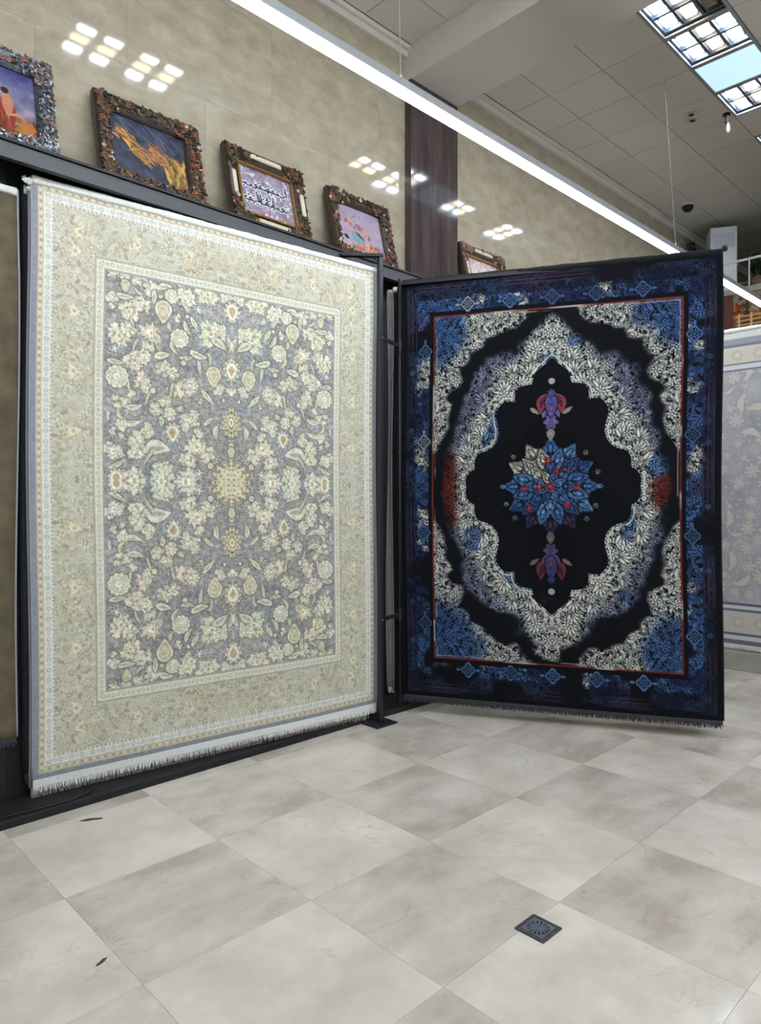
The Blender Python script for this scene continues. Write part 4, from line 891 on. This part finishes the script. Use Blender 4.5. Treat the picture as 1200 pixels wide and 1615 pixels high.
def picture(label, x0, x1, H, painter, frame, sets, base_y=4.300, lean=.235, lip=None, cartouche=False, seed=0, fw=.105):
    rng = np.random.default_rng(300 + seed); W = x1 - x0
    r = empty('framed_picture', ((x0 + x1) / 2, base_y, 3.7665 + .0175), 0, label, 'picture', 'framed pictures on the ledge')
    pv = empty_rot = Matrix.Rotation(-lean, 4, 'X')          # leans back against the wall
    def tr(mb): mb.v = [tuple(pv @ Vector(p)) for p in mb.v]; return mb
    prof = [(0, .055), (0, .012), (.012, -.006), (.03, -.012), (.05, .0), (.075, .002), (fw - .012, .016), (fw, .03), (fw, .05)]
    hw, hh = W / 2, H / 2; zc = H / 2
    cor = [(-1, -1), (1, -1), (1, 1), (-1, 1)]
    for k in range(4):
        a, b = cor[k], cor[(k + 1) % 4]; m = MB(); vs_ = []
        for (sxx, szz) in (a, b): vs_ += [(sxx * (hw - s), y, zc + szz * (hh - s)) for s, y in prof]
        n = len(prof); fs_ = [(i, i + 1, n + i + 1, n + i) for i in range(n - 1)] + [(n - 1, 0, n, 2 * n - 1), tuple(range(n)), tuple(range(n, 2 * n))]
        tr(m.add(vs_, fs_)).build('frame_rail', M[frame], r)
    iw, ih = W - 2 * fw, H - 2 * fw
    if lip:
        m = MB(); t = .018
        for s in (-1, 1): m.box(-iw / 2 - .004, .012, zc + s * (ih / 2 - t / 2 + .003) - t / 2, iw / 2 + .004, .036, zc + s * (ih / 2 - t / 2 + .003) + t / 2, .003).box(s * (iw / 2 - t / 2 + .003) - t / 2, .012, zc - ih / 2 + t, s * (iw / 2 - t / 2 + .003) + t / 2, .036, zc + ih / 2 - t, .003)
        tr(m).build('inner_lip', M[lip], r)
    c = Canvas(iw, ih, 260, rgb(128, 128, 128)); painter(c, rng); D = np.clip(c.a, 0, 1)
    def fn(u, v):
        p = np.stack([(u - .5) * iw, np.full(u.shape, .040), zc + (.5 - v) * ih], -1)
        return p @ np.array(pv.to_3x3()).T
    link('painting', grid_mesh('painting', c.w, c.h, fn, D, None), M['canvas'], r)
    tr(MB().box(-iw / 2 - .01, .046, zc - ih / 2 - .01, iw / 2 + .01, .055, zc + ih / 2 + .01)).build('back_board', M['black'], r)
    if cartouche:
        for s in (-1, 1):
            tr(MB().box(-W * .20, -.014, zc + s * (hh - .046) - .020, W * .20, .004, zc + s * (hh - .046) + .020, .006)).build('cartouche', M['ivory'], r)
            tr(MB().box(s * (hw - .046) - .020, -.014, zc - H * .15, s * (hw - .046) + .020, .004, zc + H * .15, .006)).build('cartouche', M['ivory'], r)
    for mname, count, size, flower in sets:            # carved blossoms and leaves all round the moulding
        m = MB()
        for q in range(count):
            per = rng.uniform(0, 2 * (W + H)); s = rng.uniform(.012, fw - .02)
            corner = rng.random() < .45
            if per < W: x, z = -hw + per, -hh + s
            elif per < 2 * W: x, z = -hw + per - W, hh - s
            elif per < 2 * W + H: x, z = -hw + s, -hh + per - 2 * W
            else: x, z = hw - s, -hh + per - 2 * W - H
            if corner: sgx, sgz = rng.choice((-1, 1), 2); x = sgx * (hw - rng.uniform(.01, .17)); z = sgz * (hh - rng.uniform(.01, .15))
            if abs(x) < iw / 2 - .004 and abs(z) < ih / 2 - .004:
                if rng.random() < .5: x = math.copysign(iw / 2 + rng.uniform(0, .06), x)
                else: z = math.copysign(ih / 2 + rng.uniform(0, .06), z)
            if cartouche and (abs(x) < W * .22 or abs(z) < H * .17) and rng.random() < .85: continue
            d = min(hw - abs(x), hh - abs(z)); y = np.interp(d, [p[0] for p in prof[1:7]], [p[1] for p in prof[1:7]])
            sz_ = size * rng.uniform(.7, 1.3)
            if flower:
                for a in range(5):
                    w = 2 * math.pi * a / 5 + q; m.gem((x + sz_ * .55 * math.cos(w), y - .004, zc + z + sz_ * .55 * math.sin(w)), sz_ * .5, (1, .7, 1))
                m.gem((x, y - .010, zc + z), sz_ * .35)
            else:
                w = rng.uniform(0, 3.14); m.bar((x - sz_ * math.cos(w), y - .002, zc + z - sz_ * math.sin(w)), (x + sz_ * math.cos(w), y - .006, zc + z + sz_ * math.sin(w)), sz_ * .55, sz_ * .6)
        o = tr(m).build('carving', M[mname], r); o['kind'] = 'stuff'
    return r
brown = lambda a, b, c: [('orn_dark', int(a * 1.8), .015, False), ('gilt', 60, .012, False), ('orn_orange', int(b * 1.8), .018, True), ('orn_white', int(c * 1.4), .016, True)]
picture('picture of a figure in red in a silver carved frame, at left edge', .76, 1.51, .64, pic_girl, 'frame_silver', [('orn_silver', 520, .013, False), ('orn_dark', 360, .012, False), ('orn_pink', 90, .017, True), ('orn_white', 60, .010, True)], seed=1)
picture('picture with golden strokes on dark blue, orange blossoms on brown frame', 1.76, 2.49, .63, pic_gold, 'frame_brown', brown(230, 70, 14), seed=2)
picture('picture of dark flowing script on lilac, ivory inlays in brown frame', 2.70, 3.41, .63, pic_script, 'frame_brown', brown(220, 30, 6), lip='gilt', cartouche=True, seed=3)
picture('picture of a flower bouquet on lilac ground, beside the brown pilaster', 3.67, 4.37, .62, pic_flowers, 'frame_brown', brown(220, 46, 20), seed=4)
picture('pink picture in ivory inlaid frame, half hidden behind the navy carpet', 5.37, 6.10, .60, pic_pink, 'frame_brown', [('orn_dark', 160, .016, False), ('orn_pink', 160, .018, True), ('gilt', 60, .012, False)], lip='gilt', cartouche=True, seed=5)
tag(MB().box(4.99, 4.25, 3.7665, 5.09, 4.34, 3.89, .004).build('price_card', M['fringe_white']), 'small white card box on the ledge in front of the pilaster', 'card')

# ---------------------------------------------------------------- floor drain and chips
r = empty('floor_drain', (2.458, 1.615, 0), 0, 'square dark metal floor drain with radial slots', 'drain')
dm = mat_plain('drain_metal', L(104, 108, 124), .4, .3, .15, 30); dk = mat_plain('drain_hole', L(14, 14, 20), .8, 0, .1, 30)
MB().box(-.069, -.069, .0002, .069, .069, .0035).build('plate', dk, r)
m = MB()
for a in (-1, 1): m.box(-.07, a * .061 - .009, .001, .07, a * .061 + .009, .007, .002).box(a * .061 - .009, -.052, .001, a * .061 + .009, .052, .007, .002)
m.build('rim', mat_plain('drain_rim', L(72, 72, 72), .5, .3, .15, 30), r)
# cover with twelve radial slots: ring of webs, hub and corner field
n = 48; m = MB(); vs_ = []; 
for k in range(n):
    w = 2 * math.pi * k / n; c_, s_ = math.cos(w), math.sin(w); q = .052 / max(abs(c_), abs(s_))
    for rr in (.047, q): vs_ += [(rr * c_, rr * s_, .0062), (rr * c_, rr * s_, .003)]
fs_ = []
for k in range(n):
    a, b = 4 * k, 4 * ((k + 1) % n); fs_ += [(a, b, b + 2, a + 2), (a, a + 1, b + 1, b), (a + 1, a + 3, b + 3, b + 1), (a + 2, b + 2, b + 3, a + 3)]
m.add(vs_, fs_).build('cover', dm, r)
for k in range(14):
    w = 2 * math.pi * k / 14; MB().bar((.010 * math.cos(w), .010 * math.sin(w), .0048), (.048 * math.cos(w), .048 * math.sin(w), .0048), .0085, .0028).build('web', dm, r)
MB().lathe((0, 0, .0035), [(.012, 0), (.012, .003), (.006, .0036), (.005, .002)], 14).build('hub', dm, r)
cm = mat_plain('dark_debris', L(62, 58, 52), .8, 0, .3, 60)
def debris(x, y, rz, l, label, seed):
    rng = random.Random(seed); m = MB()
    top = [(l * (t - .5) * 1.0, (rng.uniform(-.3, .3) + .9 * math.sin(t * 3.14)) * l * .16) for t in (0, .15, .35, .55, .75, .9, 1)]; bot = [(l * (t - .5), -(rng.uniform(-.2, .3) + .6 * math.sin(t * 3.14)) * l * .14) for t in (.92, .7, .5, .25, .1)]
    p = top + bot; k = len(p); m.add([(a, b, .0003) for a, b in p] + [(a * .95, b * .9, .003 + rng.uniform(0, .003)) for a, b in p], [tuple(reversed(range(k))), tuple(range(k, 2 * k))] + [(i, (i + 1) % k, k + (i + 1) % k, k + i) for i in range(k)])
    tag(m.build('floor_scrap', cm, None, False, (x, y, 0), (0, 0, rz)), label, 'scrap', 'scraps on the floor')
debris(1.534, 3.90, -.5, .12, 'dark scrap on the floor in front of the cream carpet', 1)
debris(1.085, 2.66, .4, .055, 'small dark scrap on the floor at lower left', 2)
tag(MB().tube([(1.05, 4.16, .0505), (1.2, 4.15, .0505), (1.35, 4.13, .0505), (1.5, 4.125, .0505), (1.62, 4.15, .0505), (1.68, 4.22, .0505)], .005, 6).build('power_cable', M['black'], None, True), 'thin black cable on the rack base under the cream carpet', 'cable')

# ---------------------------------------------------------------- the far gallery
r = empty('gallery_railing', (10.47, 2.5, 4.80), 0, 'white railing of the gallery above the end wall', 'railing')
MB().bar((0, -4.5, .385), (0, 1.95, .385), .018, None, 8).build('handrail', M['fringe_white'], r)
MB().bar((0, -4.5, .06), (0, 1.95, .06), .007, None, 6).build('lower_rail', M['chrome'], r)
for k in range(22): MB().bar((0, 1.9 - .19 * k - .02, 0), (0, 1.9 - .19 * k - .02, .375), .009, None, 6).build('baluster', M['fringe_white'], r)
r = empty('air_conditioner', (10.95, 3.98, 4.80), .55, 'white floor standing cabinet behind the gallery railing', 'air conditioner')
acw = mat_plain('white_enamel', L(222, 228, 240), .25, 0, .02, 3)
MB().box(-.17, -.185, 0, .17, .185, 1.06, .012).build('body', acw, r)
MB().box(-.178, -.15, .74, -.171, .15, .96).build('outlet_panel', mat_plain('grey_enamel', L(196, 203, 220), .3, 0, .02, 3), r)

def plant(x, y, z, h, n, label, seed, sp=.2):
    rng = random.Random(seed); r = empty('potted_plant', (x, y, z), 0, label, 'plant')
    MB().lathe((0, 0, 0), [(.08, 0), (.11, .2), (.12, .2), (.12, .22), (.09, .22)], 14).build('pot', mat_plain('clay_pot', L(120, 96, 80), .7), r)
    lm = mat_plain('leaf_green_%d' % seed, L(40, 62, 36), .45, 0, .35, 12); m = MB(); s = MB()
    for k in range(n):
        a = rng.uniform(0, 6.3); hh = h * rng.uniform(.5, 1); p0 = Vector((0, 0, .2)); p1 = Vector((math.cos(a) * sp * rng.uniform(.2, 1), math.sin(a) * sp * rng.uniform(.2, 1), hh)); s.tube([p0, (p0 + p1) / 2 + Vector((0, 0, .05)), p1], .006, 5)
        for q in range(5):
            b = rng.uniform(0, 6.3); c0 = p0 + (p1 - p0) * rng.uniform(.45, 1); d = Vector((math.cos(b), math.sin(b), rng.uniform(-.3, .6))).normalized(); u = d.cross(Vector((0, 0, 1))).normalized(); l = rng.uniform(.08, .14); w = l * .28
            m.add([c0, c0 + d * l * .5 + u * w, c0 + d * l + Vector((0, 0, -.02)), c0 + d * l * .5 - u * w, c0 + d * l * .5 + Vector((0, 0, .012)), c0 + d * l * .5 - Vector((0, 0, .004))], [(0, 1, 4), (1, 2, 4), (2, 3, 4), (3, 0, 4), (1, 0, 5), (2, 1, 5), (3, 2, 5), (0, 3, 5)])
    s.build('stems', lm, r); o = m.build('leaves', lm, r); o['kind'] = 'stuff'
plant(10.80, 4.36, 4.80, 1.0, 16, 'dark green plant left of the white cabinet on the gallery', 1, .11)
plant(10.9, 3.45, 4.80, .62, 10, 'small green plant behind the gallery railing right of the cabinet', 2, .2)
# landscape picture on the end wall
c = Canvas(2.6, 1.75, 90, rgb(84, 70, 58)); rng = np.random.default_rng(9)
c.a += (value_noise(c.w, c.h, 20, rng)[..., None] - .5) * np.array([.25, .2, .15])
c.a[:30] = c.a[:30] * .4 + rgb(170, 160, 150) * .6
for k in range(320): c.flower(rng.uniform(0, 2.6), rng.uniform(.08, .42), rng.uniform(.02, .06), 5, (rgb(190, 96, 38), rgb(150, 70, 34), rgb(96, 92, 44), rgb(120, 62, 36))[k % 4] * rng.uniform(.6, 1.1), .3, rng.uniform(0, 6))
for k in range(14): x = rng.uniform(0, 2.6); c.stroke([(x, .6), (x + rng.uniform(-.05, .05), .02)], .014, rgb(52, 40, 34))
c.poly([(0, .52), (2.6, .50), (2.6, 1.75), (0, 1.75)], rgb(96, 84, 52))
for k in range(200): c.leaf(rng.uniform(0, 2.6), rng.uniform(.5, 1.75), .05, .012, 1.57, rgb(110, 100, 52) * rng.uniform(.5, 1.2))
for y in (.34, .40, .46): c.stroke([(0.05, y), (2.6, y - .01)], .011, rgb(196, 162, 104))
for k in range(16): c.stroke([(.08 + .16 * k, .50), (.08 + .16 * k, .31)], .014, rgb(206, 174, 116))
r = empty('landscape_picture', (10.49, 3.64, 2.98), -math.pi / 2, 'autumn landscape picture with wooden fence on the end wall', 'picture')
link('painting', grid_mesh('painting', c.w, c.h, lambda u, v: np.stack([u * 2.6, np.full(u.shape, -.012), 1.75 - v * 1.75], -1), np.clip(c.a, 0, 1), None), M['canvas'], r)
fr = mat_plain('red_brown_wood', L(92, 50, 44), .5, 0, .3, 14, 0, .5, 0, (8, 8, 1))
MB().box(-.12, -.03, 0, -.002, .0, 1.75, .006).build('frame_rail', fr, r); MB().box(2.602, -.03, 0, 2.70, .0, 1.75, .006).build('frame_rail', fr, r)
MB().box(0, -.008, 0, 2.6, 0, 1.75).build('back_board', M['black'], r)
